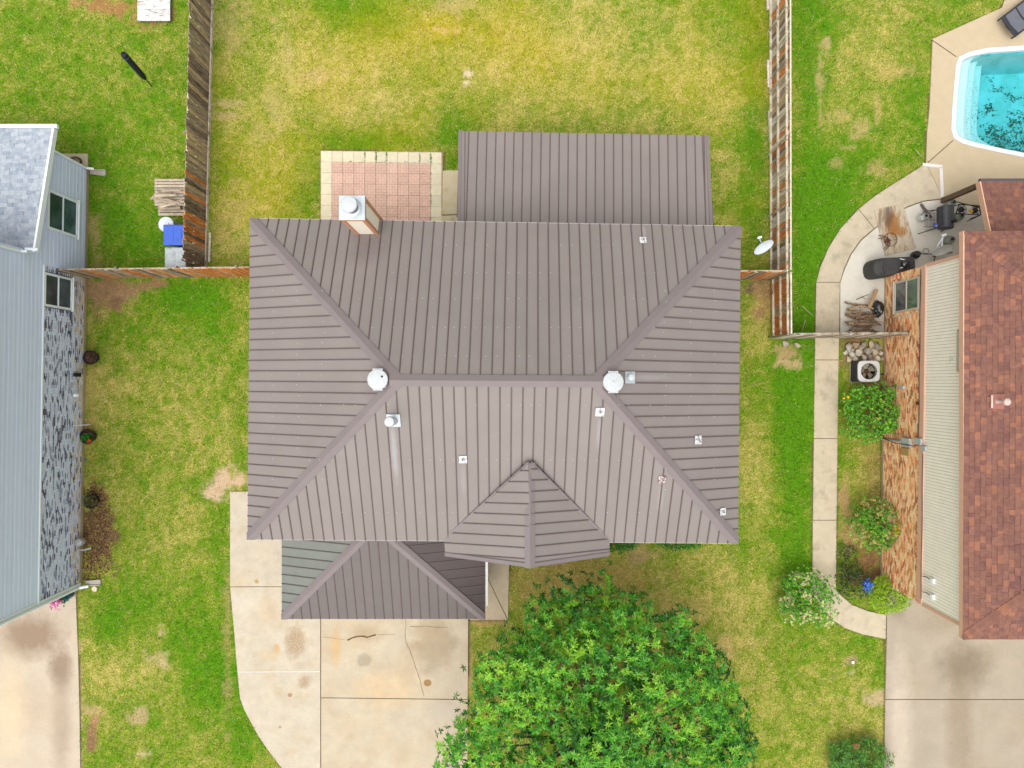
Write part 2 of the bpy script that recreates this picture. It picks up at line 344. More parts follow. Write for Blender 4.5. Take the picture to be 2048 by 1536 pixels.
YEL = [(1060, 90, 110, 90, .3), (1030, 110, 60, 50, .35), (900, 60, 80, 40, .4), (760, 130, 200, 80, .3), (560, 380, 60, 100, .3), (880, 50, 60, 40, .5)]
# bare soil / straw patches: (px,py,rx,ry, colour, strength)
DIRT = [(235, 583, 62, 34, S(158, 126, 94), 1.1), (205, 575, 40, 16, S(160, 128, 96), 1.2), (300, 566, 45, 9, S(150, 120, 85), 1.1), (232, 605, 18, 14, S(140, 108, 80), 1.2), (190, 600, 14, 40, S(150, 125, 85), .8),
        (443, 968, 34, 32, S(214, 184, 152), 1.25), (425, 985, 22, 16, S(214, 184, 152), 1.2), (465, 965, 22, 14, S(214, 184, 152), 1.1), (195, 1060, 34, 92, S(116, 90, 66), 2.0),
        (215, 12, 75, 20, S(165, 125, 75), 1.4), (300, 30, 60, 24, S(170, 130, 85), 1.2), (455, 207, 32, 9, S(200, 174, 124), .7), (448, 232, 28, 8, S(200, 174, 124), .7), (935, 148, 11, 9, S(226, 206, 170), 1.2), (935, 166, 7, 6, S(226, 206, 170), 1.1),
        (1575, 705, 34, 26, S(190, 160, 115), .9), (1580, 725, 30, 14, S(205, 175, 130), .9), (1530, 600, 36, 34, S(165, 130, 90), 1.0), (1510, 575, 30, 18, S(120, 100, 80), .9), (1640, 140, 10, 54, S(214, 180, 130), 0.53), (1655, 90, 9, 21, S(220, 182, 140), 0.56), (1642, 210, 5, 54, S(214, 178, 125), 0.50), (1755, 210, 7, 32, S(214, 178, 125), 0.50), (1720, 260, 23, 18, S(214, 180, 130), 0.53),
        (1745, 340, 30, 18, S(210, 175, 120), 0.56), (1695, 295, 27, 7, S(214, 180, 130), 0.50), (1790, 145, 45, 23, S(205, 170, 115), 0.50), (1680, 230, 27, 14, S(210, 176, 125), 0.43), (1670, 325, 21, 12, S(210, 176, 125), 0.43),
        (320, 1320, 24, 20, S(206, 180, 140), .8), (190, 1440, 14, 16, S(170, 130, 95), 1.0), (185, 1475, 12, 30, S(140, 105, 78), 1.0), (180, 1420, 24, 16, S(190, 160, 120), .9), (275, 1435, 24, 20, S(190, 165, 125), .8), (320, 1265, 14, 16, S(205, 180, 140), .8), (285, 1510, 16, 12, S(206, 182, 145), .8),
        (1290, 1110, 36, 22, S(182, 150, 108), .75), (1260, 1135, 24, 14, S(172, 140, 100), .4), (1150, 1165, 170, 46, S(172, 140, 84), .7), (1340, 1215, 90, 40, S(184, 154, 98), .5), (1750, 1397, 20, 14, S(200, 175, 140), .8), (1700, 1322, 14, 9, S(160, 135, 110), .9), (1705, 1345, 14, 10, S(185, 170, 140), .6), (1690, 1000, 14, 60, S(190, 150, 110), .8), (1705, 1075, 22, 30, S(185, 145, 105), .8), (1745, 1120, 40, 40, S(150, 110, 75), .9), (1750, 960, 26, 60, S(140, 110, 75), .55), (1752, 1150, 60, 40, S(130, 95, 65), 1.1), (1725, 705, 60, 40, S(150, 120, 85), 1.0), (1740, 770, 44, 40, S(140, 110, 80), .8),
        (1745, 1482, 22, 12, S(190, 150, 110), .8), (1445, 1290, 18, 30, S(210, 176, 120), .7), (900, 12, 60, 20, S(210, 178, 125), .5), (890, 60, 26, 10, S(226, 180, 125), .7), (640, 150, 40, 16, S(215, 180, 125), .6), (575, 110, 14, 60, S(200, 178, 122), .42), (545, 40, 22, 22, S(200, 178, 122), .42), (550, 210, 26, 50, S(200, 178, 122), .42), (524, 260, 20, 24, S(200, 178, 122), .42), (460, 60, 40, 80, S(196, 168, 115), .5), (470, 420, 40, 80, S(190, 160, 105), .5), (190, 480, 14, 60, S(196, 168, 115), .7), (182, 760, 10, 160, S(196, 165, 100), .6), (158, 1400, 8, 160, S(190, 165, 120), .7), (455, 1250, 10, 200, S(180, 150, 105), .5), (940, 1320, 8, 90, S(190, 160, 105), .8), (990, 1245, 40, 8, S(190, 155, 105), .8)]
def lawn_fields(x, y):
    px, py = topx(x, y)
    t = .36+.50*(fbm(x, y, 2.6, 11, 4)-.5)+.38*(fbm(x, y, .5, 21, 3)-.5)+.5*(fbm(x, y, .15, 25, 2)-.5)
    for a, b, rx, ry, dv in TBL: t = t+dv*(.9 if dv > 0 else .85)*np.exp(-(((px-a)/rx)**2+((py-b)/ry)**2))
    yl = np.clip(1.1*fbm(x, y, 2.2, 31, 3)-.45, 0, .4)*((px > 420) & (px < 1540) & (py < 460))+.06
    for a, b, rx, ry, dv in YEL: yl = yl+dv*np.exp(-(((px-a)/rx)**2+((py-b)/ry)**2))
    d = np.zeros_like(px); dc = np.zeros(px.shape+(3,))
    nz = fbm(x, y, .5, 41, 4); nz2 = fbm(x, y, .13, 47, 2)
    for a, b, rx, ry, c, s in DIRT:
        q = np.sqrt(((px-a)/rx)**2+((py-b)/ry)**2)+(nz-.5)*1.9+(nz2-.5)*1.1
        k = np.clip((1.05-q)/.55, 0, 1)*min(s, 1.3); m_ = k > d
        d = np.where(m_, k, d); dc[m_] = c
    return np.clip(t, 0, 1), np.clip(yl, 0, 1), np.clip(d, 0, 1), dc
GREEN, DGREEN, STRAW, YELLOW, OLIVE = (np.array(S(*c)) for c in ((170, 200, 36), (84, 146, 16), (242, 226, 158), (220, 188, 36), (166, 160, 42)))

def build_ground():
    xs = np.concatenate([[-600, -250, -90, -45], np.arange(-23, 23.01, .115), [45, 90, 250, 600]])
    ys = np.concatenate([[-600, -250, -90, -40], np.arange(-18.5, 18.51, .115), [40, 90, 250, 600]])
    X, Y = np.meshgrid(xs, ys); nx, ny = len(xs), len(ys)
    t, yl, d, dc = lawn_fields(X, Y)
    c = DGREEN*(1-t[..., None])+(OLIVE*.95)*t[..., None]
    c = c*(1-yl[..., None]*.5)+YELLOW*yl[..., None]*.5
    c = c*(1-d[..., None])+dc*d[..., None]; dry = t*(1-d*.55)+.12*d
    px, py = topx(X, Y)
    for poly in NOGRASS: q_ = inside(poly, px, py); c[q_] = S(120, 98, 72); dry[q_] = -1
    fine = fbm(X, Y, .3, 61, 2)
    Z = -.012*fine
    V = np.stack([X, Y, Z], -1).reshape(-1, 3)
    i, j = np.meshgrid(np.arange(nx-1), np.arange(ny-1)); a = (j*nx+i).ravel()
    Fc = np.stack([a, a+1, a+nx+1, a+nx], 1)
    pin = inside(POOL_OUT, px, py).ravel()
    Fc = Fc[~pin[Fc].any(1)]
    o = np_mesh('ground', V, Fc, m_ground, None, c.reshape(-1, 3)); tag(o, kind='structure')
    at = o.data.attributes.new('Dry', 'FLOAT', 'POINT'); at.data.foreach_set('value', dry.astype(np.float32).ravel())
    # turf blades
    n = 700000
    x = RNG.uniform(-20.5, 20.5, n); y = RNG.uniform(-15.5, 15.5, n); px, py = topx(x, y)
    ok = np.ones(n, bool)
    for poly in NOGRASS: ok &= ~inside(poly, px, py)
    ok &= ~inside(PX_BED, px, py)
    x, y = x[ok], y[ok]; t, yl, d, dc = lawn_fields(x, y)
    keep = RNG.random(len(x)) > d*.85; x, y, t, yl = x[keep], y[keep], t[keep], yl[keep]; n = len(x)
    cl = fbm(x, y, .16, 71, 2); pr = np.clip(t*1.0-.02+(cl-.5)*1.2, 0.02, .95)
    dry = RNG.random(n) < pr
    g = GREEN[None]*(1-RNG.random((n, 1))*.0); mixg = np.clip(RNG.random(n)*.8+(t-.45)*1.0, 0, 1)[:, None]
    c = DGREEN*(1-mixg)+GREEN*mixg
    c = np.where(dry[:, None], STRAW*(.72+.4*RNG.random((n, 1))), c)
    c = c*(1-yl[:, None]*.75)+YELLOW*yl[:, None]*.75*(.8+.4*RNG.random((n, 1)))
    c *= .45+.9*RNG.random((n, 1))**1.15
    L = RNG.uniform(.04, .115, n)*(1.15-.35*t); W = RNG.uniform(.004, .010, n); az = RNG.uniform(0, 2*np.pi, n); up = RNG.uniform(.15, .75, n)
    dx, dy = np.cos(az), np.sin(az); z0 = np.full(n, -.012)
    x = x+RNG.normal(0, .022, n); y = y+RNG.normal(0, .022, n); px, py = topx(x, y); over = np.zeros(n, bool)
    for poly in NOGRASS[:10]: over |= inside(poly, px, py)
    z0[over] = .032
    b1 = np.stack([x-dy*W, y+dx*W, z0], 1); b2 = np.stack([x+dy*W, y-dx*W, z0], 1)
    tp = np.stack([x+dx*L*(1-up*.5), y+dy*L*(1-up*.5), .024+z0+L*up*.8], 1)
    V = np.stack([b1, b2, tp], 1).reshape(-1, 3); Fc = np.arange(3*n).reshape(-1, 3)
    o = np_mesh('lawn_grass', V, Fc, m_grass, None, np.repeat(c, 3, 0))
    tag(o, 'patchy green and straw coloured lawn grass around the three houses', 'grass', kind='stuff')
build_ground()

# ------------------------------------------------------------------ driveways, walks, patios
def slab_obj(pts, mat, parent, z0=-.12, z1=.04, name='slab'):
    return MB().slab([Vector(p) for p in pts], z0, z1).build(name, mat, parent)
def base_sheet(name, px, z=.008):
    pts = G2(px); mb = MB(); a = mb.add([Vector((p.x, p.y, z)) for p in pts])
    tri = geometry.tessellate_polygon([pts])
    for t in tri: mb.face([a+i for i in t])
    return tag(mb.build(name, m_joint), kind='structure')
def crack(parent, pxs, wd, mat=m_crack, z=.0435, name='crack'):
    mb = MB(); pts = [P(x+random.uniform(-.7, .7), y+random.uniform(-.5, .5), z) for x, y in pxs]
    fine = []
    for a, b in zip(pts, pts[1:]):
        k = max(2, int((b-a).length/.08))
        for q in range(k): p = a.lerp(b, q/k); fine.append(p+Vector((random.uniform(-1, 1), random.uniform(-1, 1), 0))*.012)
    fine.append(pts[-1])
    for a, b in zip(fine, fine[1:]):
        d = (b-a); nrm = Vector((-d.y, d.x, 0)).normalized()*wd*random.uniform(.35, .65)
        i = mb.add([a-nrm, b-nrm, b+nrm, a+nrm]); mb.face([i, i+1, i+2, i+3])
    return mb.build(name, mat, parent)

dr = base_sheet('driveway', [(462, 984), (937, 984), (935, 1640), (642, 1640), (566, 1536), (521, 1475), (491, 1420), (481, 1396), (469, 1250), (462, 1172)])
slab_obj(G2([(461, 983), (641, 983), (641, 1172), (461, 1172.3)]), m_con_left, dr)
slab_obj(G2([(461.2, 1173.7), (641, 1173.3), (641, 1341), (475.5, 1342.3), (468, 1250)]), m_con_left, dr)
slab_obj(G2([(475.8, 1344.3), (641, 1343), (641, 1640), (638, 1640), (600, 1585), (565, 1536), (542, 1506), (520, 1475), (505, 1448), (490, 1420), (481, 1396)]), m_con_left, dr)
s1 = slab_obj(G2([(643, 1100), (937, 1100), (935.5, 1397.3), (643, 1393.8)]), m_con_mid, dr)
s2 = slab_obj(G2([(643, 1395.4), (935.3, 1399), (934.5, 1640), (643, 1640)]), m_con_mid, dr)
crack(s1, [(695, 1281), (712, 1273), (725, 1272), (735, 1275), (745, 1271), (752, 1270)], .05)
crack(s1, [(810, 1238), (812, 1250), (810, 1262), (813, 1285), (820, 1300), (828, 1325), (836, 1350), (843, 1372), (848, 1392)], .014)
crack(s1, [(820, 1254), (850, 1252), (880, 1255), (896, 1255)], .012)
crack(s1, [(643, 1273), (690, 1279)], .008); crack(s1, [(752, 1270), (790, 1269)], .008)
mb = MB(); mb.slab(G2([(476, 1342.3), (641, 1341.2), (641, 1342.8), (476, 1343.9)]), .042, .047); mb.build('joint_filler', m_paint_line, dr)
wk = base_sheet('walkway', [(941, 1081), (1018, 1081), (1015, 1238), (941, 1238)])
slab_obj(G2([(940, 1080), (1019, 1080), (1016, 1238)]), m_con_mid, wk); slab_obj(G2([(940, 1081.5), (1014.5, 1239), (940, 1239)]), m_con_mid, wk)
ld = base_sheet('neighbour_driveway', PX_LDRIVE)
slab_obj(G2([(-320, 1150), (152, 1180), (157, 1300), (160, 1420), (163, 1640), (-320, 1640)]), m_con_lh, ld)
rd = base_sheet('front_drive', PX_RDRIVE)
slab_obj(G2([(1773.5, 1160), (2400, 1160), (2400, 1397.2), (1769.5, 1397.2), (1772.5, 1277)]), m_con_rh, rd)
slab_obj(G2([(1769.4, 1398.8), (2400, 1398.8), (2400, 1640), (1767, 1640), (1768, 1500)]), m_con_rh, rd)

def resample(pl, n):
    pl = [Vector((*p, 0)) for p in pl]; d = [0]
    for a, b in zip(pl, pl[1:]): d.append(d[-1]+(b-a).length)
    out = []
    for k in range(n):
        s = d[-1]*k/(n-1); i = max(j for j in range(len(d)) if d[j] <= s+1e-9); i = min(i, len(pl)-2)
        out.append(pl[i].lerp(pl[i+1], (s-d[i])/max(d[i+1]-d[i], 1e-9)))
    return [(p.x, p.y) for p in out]
sw = base_sheet('sidewalk', WALK_L+WALK_R[::-1])
cuts = [0, 2, 3, 4, 6, 10, 14]
for a, b in zip(cuts, cuts[1:]):
    L_ = [Vector((*p, 0)) for p in WALK_L[a:b+1]]; R_ = [Vector((*p, 0)) for p in WALK_R[a:b+1]]
    L_[0] = L_[0]+(L_[1]-L_[0]).normalized()*.8; R_[0] = R_[0]+(R_[1]-R_[0]).normalized()*.8
    L_[-1] = L_[-1]+(L_[-2]-L_[-1]).normalized()*.6; R_[-1] = R_[-1]+(R_[-2]-R_[-1]).normalized()*.6
    mb = MB(); zt = .04+random.uniform(-.004, .004)
    l3 = [P(p.x, p.y) for p in L_]; r3 = [P(p.x, p.y) for p in R_]
    mb.slab(l3+r3[::-1], -.12, zt); mb.build('slab', m_con_walk, sw)
mb = MB(); mb.slab(G2(WALKB_L+WALKB_R[::-1]), -.12, .039); mb.build('slab', m_con_walk, sw)

# pool deck, tessellated round the pool
def ring_slab(name, outer, inner, z, mat, zb=-.1):
    mb = MB(); po, pi = G2(outer), G2(inner); allp = po+pi
    a = mb.add([Vector((p.x, p.y, z)) for p in allp])
    for t in geometry.tessellate_polygon([po, pi]):
        q = [allp[i] for i in t]; ar = (q[1]-q[0]).cross(q[2]-q[0]).z
        mb.face([a+i for i in (t if ar > 0 else t[::-1])])
    b = mb.add([Vector((p.x, p.y, zb)) for p in po])
    for i in range(len(po)): j = (i+1) % len(po); mb.face([a+j, a+i, b+i, b+j])
    return mb.build(name, mat)
deck = tag(ring_slab('pool_deck', PX_DECK, POOL_OUT, .045, m_con_deck), kind='structure')
def strip(pxs, wd, z, mat, name, parent, h=.004):
    mb = MB(); pts = [P(*p, z) for p in pxs]
    for a, b in zip(pts, pts[1:]):
        d = (b-a); nrm = Vector((-d.y, d.x, 0)).normalized()*wd/2; e = d.normalized()*wd*.3
        mb.prism([a-nrm-e, b-nrm+e, b+nrm+e, a+nrm-e], [q+Vector((0, 0, h)) for q in (a-nrm-e, b-nrm+e, b+nrm+e, a+nrm-e)])
    return mb.build(name, mat, parent)
strip([(1864, 80), (1912, 113)], .03, .046, m_crack, 'joint', deck); strip([(1856, 325), (1906, 281)], .03, .046, m_crack, 'joint', deck)
strip([(1847, 329), (1883, 333)], .11, .047, m_foam, 'patch_strip', deck, .006); strip([(1882, 337), (1884.5, 392)], .12, .047, m_foam, 'patch_strip', deck, .006)
fan = base_sheet('patio', PX_FAN, .006)
mb = MB(); pts = G2([(1679.7, 567), (1687.7, 541.5), (1701.7, 509.5), (1721.7, 481.5), (1748.4, 458.7), (1776.4, 438.7), (1813.4, 415.7), (1846.4, 403.8), (1886, 399.3), (1979, 422), (2300, 423), (2300, 560), (1775, 560), (1768, 676), (1679.5, 676)])
a = mb.add([Vector((p.x, p.y, .036)) for p in pts])
for t in geometry.tessellate_polygon([pts]): mb.face([a+i for i in t])
mb.build('slab', m_con_patio, fan)

# ------------------------------------------------------------------ pool
def make_pool():
    root = thing('swimming_pool', 'in-ground pool with white rim, entry steps and leaf litter in cyan water', 'swimming pool', P(2010, 210))
    po = G2(POOL_OUT); c = sum(po, Vector())/len(po)
    def inset(pts, d):
        out = []; n = len(pts)
        for i in range(n):
            a, b, e = pts[i-1], pts[i], pts[(i+1) % n]
            d1 = (b-a).normalized(); d2 = (e-b).normalized(); n1 = Vector((-d1.y, d1.x, 0)); n2 = Vector((-d2.y, d2.x, 0))
            if (c-b).dot(n1) < 0: n1, n2 = -n1, -n2
            m_ = (n1+n2).normalized(); out.append(b+m_*d/max(.5, m_.dot(n1)))
        return out
    pin = inset(po, .17); n = len(po)
    white = M('pool_gelcoat', S(246, 250, 250), rough=.35, var=.02, spec=.4)
    aqua = M('pool_floor_gelcoat', S(214, 244, 244), rough=.5, var=.1, scale=2.5, col2=S(170, 215, 205), c2scale=1.3, c2lo=.45, c2hi=.7)
    mb = MB()
    rings = [(po, .02), (po, .062), (inset(po, .02), .075), (inset(po, .15), .07), (pin, .05), (pin, -.30)]
    rr = [mb.add([Vector((p.x, p.y, z)) for p in q]) for q, z in rings]
    for A, B in zip(rr, rr[1:]):
        for i in range(n): j = (i+1) % n; mb.face([A+i, A+j, B+j, B+i])
    mb.build('coping', white, root, smooth='auto')
    mb = MB(); a = mb.add([Vector((p.x, p.y, -.29)) for p in pin]); low = inset(po, .45)
    b = mb.add([Vector((p.x, p.y, -1.35)) for p in low])
    for i in range(n): j = (i+1) % n; mb.face([a+i, a+j, b+j, b+i])
    for t in geometry.tessellate_polygon([low]): mb.face([b+i for i in t])
    mb.build('basin', aqua, root, smooth='auto')
    # entry steps: curved treads that follow the west end
    def arc(off):  # px polyline from north to south
        return [(1934+off*1.0, 110+off*.10), (1922+off, 118+off*.12), (1916.5+off, 135), (1912+off, 180), (1907+off, 235), (1907+off, 262), (1911+off, 276), (1922+off, 285-off*.04), (1937+off, 291-off*.0)]
    for k, (o0, o1, z) in enumerate(((-3, 21, -.26), (9, 34, -.52), (21, 47, -.80))):
        e = arc(o1); m_ = MB(); outer = arc(-3)
        e3 = [P(x, y, z) for x, y in e]; w3 = [P(x, y, z) for x, y in outer]
        m_.slab(e3+w3[::-1], -1.3, z-.0); m_.build('step', white, root, bevel=.02)
    # water
    wm = bpy.data.materials.new('pool_water'); wm.use_nodes = True; nn = wm.node_tree.nodes; ll = wm.node_tree.links; nn.remove(nn['Principled BSDF'])
    tr = nn.new('ShaderNodeBsdfTransparent'); tr.inputs[0].default_value = (.93, 1, 1, 1); gl = nn.new('ShaderNodeBsdfGlossy'); gl.inputs['Roughness'].default_value = .03
    fr = nn.new('ShaderNodeFresnel'); fr.inputs[0].default_value = 1.33; mx = nn.new('ShaderNodeMixShader')
    ll.new(fr.outputs[0], mx.inputs[0]); ll.new(tr.outputs[0], mx.inputs[1]); ll.new(gl.outputs[0], mx.inputs[2]); ll.new(mx.outputs[0], nn['Material Output'].inputs[0])
    nz = nn.new('ShaderNodeTexNoise'); nz.inputs['Scale'].default_value = 3.0; bp = nn.new('ShaderNodeBump'); bp.inputs['Strength'].default_value = .12
    ll.new(nz.outputs[0], bp.inputs['Height']); ll.new(bp.outputs[0], gl.inputs['Normal']); ll.new(bp.outputs[0], fr.inputs['Normal'])
    va = nn.new('ShaderNodeVolumeAbsorption'); va.inputs[0].default_value = (.02, .86, .93, 1); va.inputs[1].default_value = .6
    ll.new(va.outputs[0], nn['Material Output'].inputs['Volume'])
    mb = MB(); wi = inset(po, .172); mb.slab(wi, -1.6, -.09)
    mb.build('water', wm, root)
    # leaf litter on the floor
    k = 0; Vs = []; Cs = []
    while k < 2600:
        px, py = random.uniform(1935, 2100), random.uniform(140, 330)
        z = -1.33
        d = vnoise(px, py, 22, 91)*.6+vnoise(px, py, 7, 92)*.55 + (py-215)/260 + (px-2000)/900
        if d < random.uniform(.55, .95): continue
        p = P(px, py, z)
        if not pip(low, p.x, p.y): continue
        k += 1; r = random.uniform(.008, .038)*(1.2 if d > 1.0 else 1); a0 = random.uniform(0, 6.28); e = random.uniform(.4, .9)
        q = [p+Vector((math.cos(a0+t)*r*(1 if i % 2 == 0 else e), math.sin(a0+t)*r*(1 if i % 2 == 0 else e), random.uniform(.0, .03))) for i, t in enumerate((0, 1.5, 3.1, 4.7))]
        Vs += [tuple(v) for v in q]; cc = random.choice((S(70, 130, 100), S(100, 130, 80), S(50, 100, 84), S(110, 110, 74))); Cs += [cc]*4
    o = np_mesh('leaf_litter', np.array(Vs), np.arange(len(Vs)).reshape(-1, 4), m_petal, root, np.array(Cs), org=P(2010, 260, -1.33)); o['kind'] = 'stuff'
    Vs = []; Cs = []
    for _ in range(200):
        px, py = random.uniform(1947, 1962), random.uniform(160, 288); z = -.795
        if py < 200 and random.random() < .6: continue
        if random.random() < .4: px -= 12; z = -.515
        p = P(px-(py-110)*.035, py, z+.004); r = random.uniform(.006, .02)
        Vs += [tuple(p+Vector(v)*r) for v in ((1, 0, 0), (0, .6, .3), (-1, 0, 0), (0, -.6, .2))]; Cs += [S(80, 110, 80)]*4
    o = np_mesh('leaf_litter', np.array(Vs), np.arange(len(Vs)).reshape(-1, 4), m_petal, root, np.array(Cs), org=P(1945, 230, -.73)); o['kind'] = 'stuff'
make_pool()

# ------------------------------------------------------------------ paver patio behind the main house
def paver_patio():
    pm = M('pink_paver', S(236, 198, 178), rough=.9, var=.1, scale=5, objrand=.07, bump=.2, coords='object', fine=.06)
    # scored brick joints: fine relief on each paver
    n = pm.node_tree.nodes; l = pm.node_tree.links; b = n['Principled BSDF']
    tc = n.new('ShaderNodeTexCoord'); bt = n.new('ShaderNodeTexBrick'); bt.inputs['Scale'].default_value = 1; bt.inputs['Brick Width'].default_value = .2; bt.inputs['Row Height'].default_value = .1
    bt.inputs['Mortar Size'].default_value = .008; bt.inputs['Color1'].default_value = (1, 1, 1, 1); bt.inputs['Color2'].default_value = (.93, .92, .9, 1); bt.inputs['Mortar'].default_value = (.74, .67, .62, 1)
    oi = n.new('ShaderNodeObjectInfo'); rt = n.new('ShaderNodeVectorRotate'); rt.rotation_type = 'Z_AXIS'; ms = n.new('ShaderNodeMath'); ms.operation = 'GREATER_THAN'; ms.inputs[1].default_value = .5
    l.new(oi.outputs['Random'], ms.inputs[0]); mm = n.new('ShaderNodeMath'); mm.operation = 'MULTIPLY'; mm.inputs[1].default_value = math.pi/2; l.new(ms.outputs[0], mm.inputs[0])
    l.new(tc.outputs['Object'], rt.inputs['Vector']); l.new(mm.outputs[0], rt.inputs['Angle']); l.new(rt.outputs[0], bt.inputs['Vector'])
    under_col = b.inputs['Base Color'].links[0].from_socket; mx = n.new('ShaderNodeMix'); mx.data_type = 'RGBA'; mx.blend_type = 'MULTIPLY'; mx.inputs[0].default_value = 1
    l.new(under_col, mx.inputs[6]); l.new(bt.outputs['Color'], mx.inputs[7]); l.new(mx.outputs[2], b.inputs['Base Color'])
    cm = M('cream_paver', S(238, 228, 196), rough=.9, var=.09, scale=5, objrand=.05, coords='object', fine=.05, bump=.15)
    root = base_sheet('paver_patio', PX_PATIO); root.data.materials[0] = M('paver_sand', S(190, 158, 130), rough=.95, var=.2, scale=20)
    w_ = 21.95; k = H/F; half = (w_*k-.007)/2
    me = {}
    for nm, mt in (('pink', pm), ('cream', cm)):
        m_ = MB(); z1 = .045; bv = .008
        m_.prism([Vector((x*half, y*half, 0)) for x, y in ((-1, -1), (1, -1), (1, 1), (-1, 1))], [Vector((x*half, y*half, z1-bv)) for x, y in ((-1, -1), (1, -1), (1, 1), (-1, 1))], cap=False)
        m_.prism([Vector((x*half, y*half, z1-bv)) for x, y in ((-1, -1), (1, -1), (1, 1), (-1, 1))], [Vector((x*(half-bv), y*(half-bv), z1)) for x, y in ((-1, -1), (1, -1), (1, 1), (-1, 1))])
        me[nm] = m_.mesh('paver', mt, Vector())
    for r in range(10):
        for c in range(11):
            cream = r == 0 or c == 0 or c == 10
            o = bpy.data.objects.new('paver', me['cream' if cream else 'pink']); COL.objects.link(o); o.parent = root
            p = P(642.3+w_*(c+.5), 302.5+w_*.99*(r+.5)+c*.28); p.z = random.uniform(-.006, .004)
            o.location = p-origin(root); o.rotation_euler = (random.uniform(-.01, .01), random.uniform(-.01, .01), random.uniform(-.012, .012))
    fl = M('flagstone', S(222, 208, 172), rough=.9, var=.14, scale=6, bump=.3, bscale=25, col2=S(196, 176, 136), c2scale=3)
    for nm, lab, px in (('flagstone', 'large tan flagstone slab between paver patio and porch roof', [(885.5, 342), (921, 341), (921, 429), (884.5, 430)]),
                        ('flagstone', 'short tan flagstone below the larger one beside the pavers', [(883, 432), (921, 431), (921, 470), (883, 470)])):
        tag(MB().slab(G2(px), -.05, .06).build(nm, fl, bevel=.015), lab, 'stone slab', 'flagstones beside paver patio')
    # weeds in the joints
    Vs = []; Cs = []
    for (px, py) in [(730+random.uniform(-1, 1), random.uniform(305, 322)) for _ in range(26)]+[(752, random.uniform(304, 322)) for _ in range(30)]+[(774, random.uniform(304, 322)) for _ in range(26)]+[(840, random.uniform(308, 324)) for _ in range(24)]+[(862, random.uniform(308, 326)) for _ in range(30)]+[(random.uniform(700, 860), random.uniform(322.5, 325.5)) for _ in range(30)]+[(861.5, random.uniform(330, 440)) for _ in range(45)]:
        p = P(px+random.uniform(-1, 1), py, .03)
        for q in range(4):
            a0 = random.uniform(0, 6.28); d = Vector((math.cos(a0), math.sin(a0), .7))*random.uniform(.02, .05); s = Vector((-d.y, d.x, 0))*.35
            Vs += [tuple(p-s), tuple(p+s), tuple(p+d)]; Cs += [S(80, 130, 30)]*3
    o = np_mesh('joint_weeds', np.array(Vs), np.arange(len(Vs)).reshape(-1, 3), m_grass, root, np.array(Cs), org=P(760, 370)); o['kind'] = 'stuff'
paver_patio()

# ------------------------------------------------------------------ standing-seam roofs
def clip(poly, ax, lim, keep_less):
    out = []; n = len(poly)
    for i in range(n):
        a, b = poly[i], poly[(i+1) % n]; ia = (a[ax] <= lim) == keep_less; ib = (b[ax] <= lim) == keep_less
        if ia: out.append(a)
        if ia != ib:
            t = (lim-a[ax])/(b[ax]-a[ax]); out.append((a[0]+(b[0]-a[0])*t, a[1]+(b[1]-a[1])*t))
    return out
def frame(poly):
    O = poly[0]; u = (poly[1]-O).normalized(); n = Vector((0, 0, 0))
    for i in range(1, len(poly)-1): n += (poly[i]-O).cross(poly[i+1]-O)
    n.normalize()
    if n.z < 0: n = -n
    v = n.cross(u); return O, u, v, n
def seam_face(poly, mat, parent, width=.305, phase=0.0, rib_h=.036):
    O, u, v, n = frame(poly); p2 = [((p-O).dot(u), (p-O).dot(v)) for p in poly]
    u0 = min(p[0] for p in p2); u1 = max(p[0] for p in p2)
    k = math.floor((u0-phase)/width); s = phase+k*width
    while s < u1:
        a, b = max(s, u0), min(s+width, u1)
        q = clip(clip(p2, 0, a+.0015, False), 0, b-.0015, True)
        if len(q) >= 3 and b-a > .02:
            mb = MB(); to3 = lambda p, h: O+u*p[0]+v*p[1]+n*h
            if sum(q[i][0]*q[(i+1) % len(q)][1]-q[(i+1) % len(q)][0]*q[i][1] for i in range(len(q))) < 0: q = q[::-1]
            mb.prism([to3(p, 0) for p in q], [to3(p, .012) for p in q])
            rp = clip(clip(p2, 0, a+.002, False), 0, a+.034, True)
            if len(rp) >= 3:
                vs = [p[1] for p in rp]; v0, v1 = min(vs), max(vs)
                if v1-v0 > .06:
                    ra, rb = a+.002, a+.033
                    mb.prism([to3((ra, v0+.004), .012), to3((rb, v0+.004), .012), to3((rb, v1-.01), .012), to3((ra, v1-.01), .012)],
                             [to3((ra+.003, v0+.004), rib_h), to3((rb-.003, v0+.004), rib_h), to3((rb-.003, v1-.01), rib_h), to3((ra+.003, v1-.01), rib_h)], m=1)
            mb.build('roof_panel', [mat, m_seam], parent)
        s += width
    return n
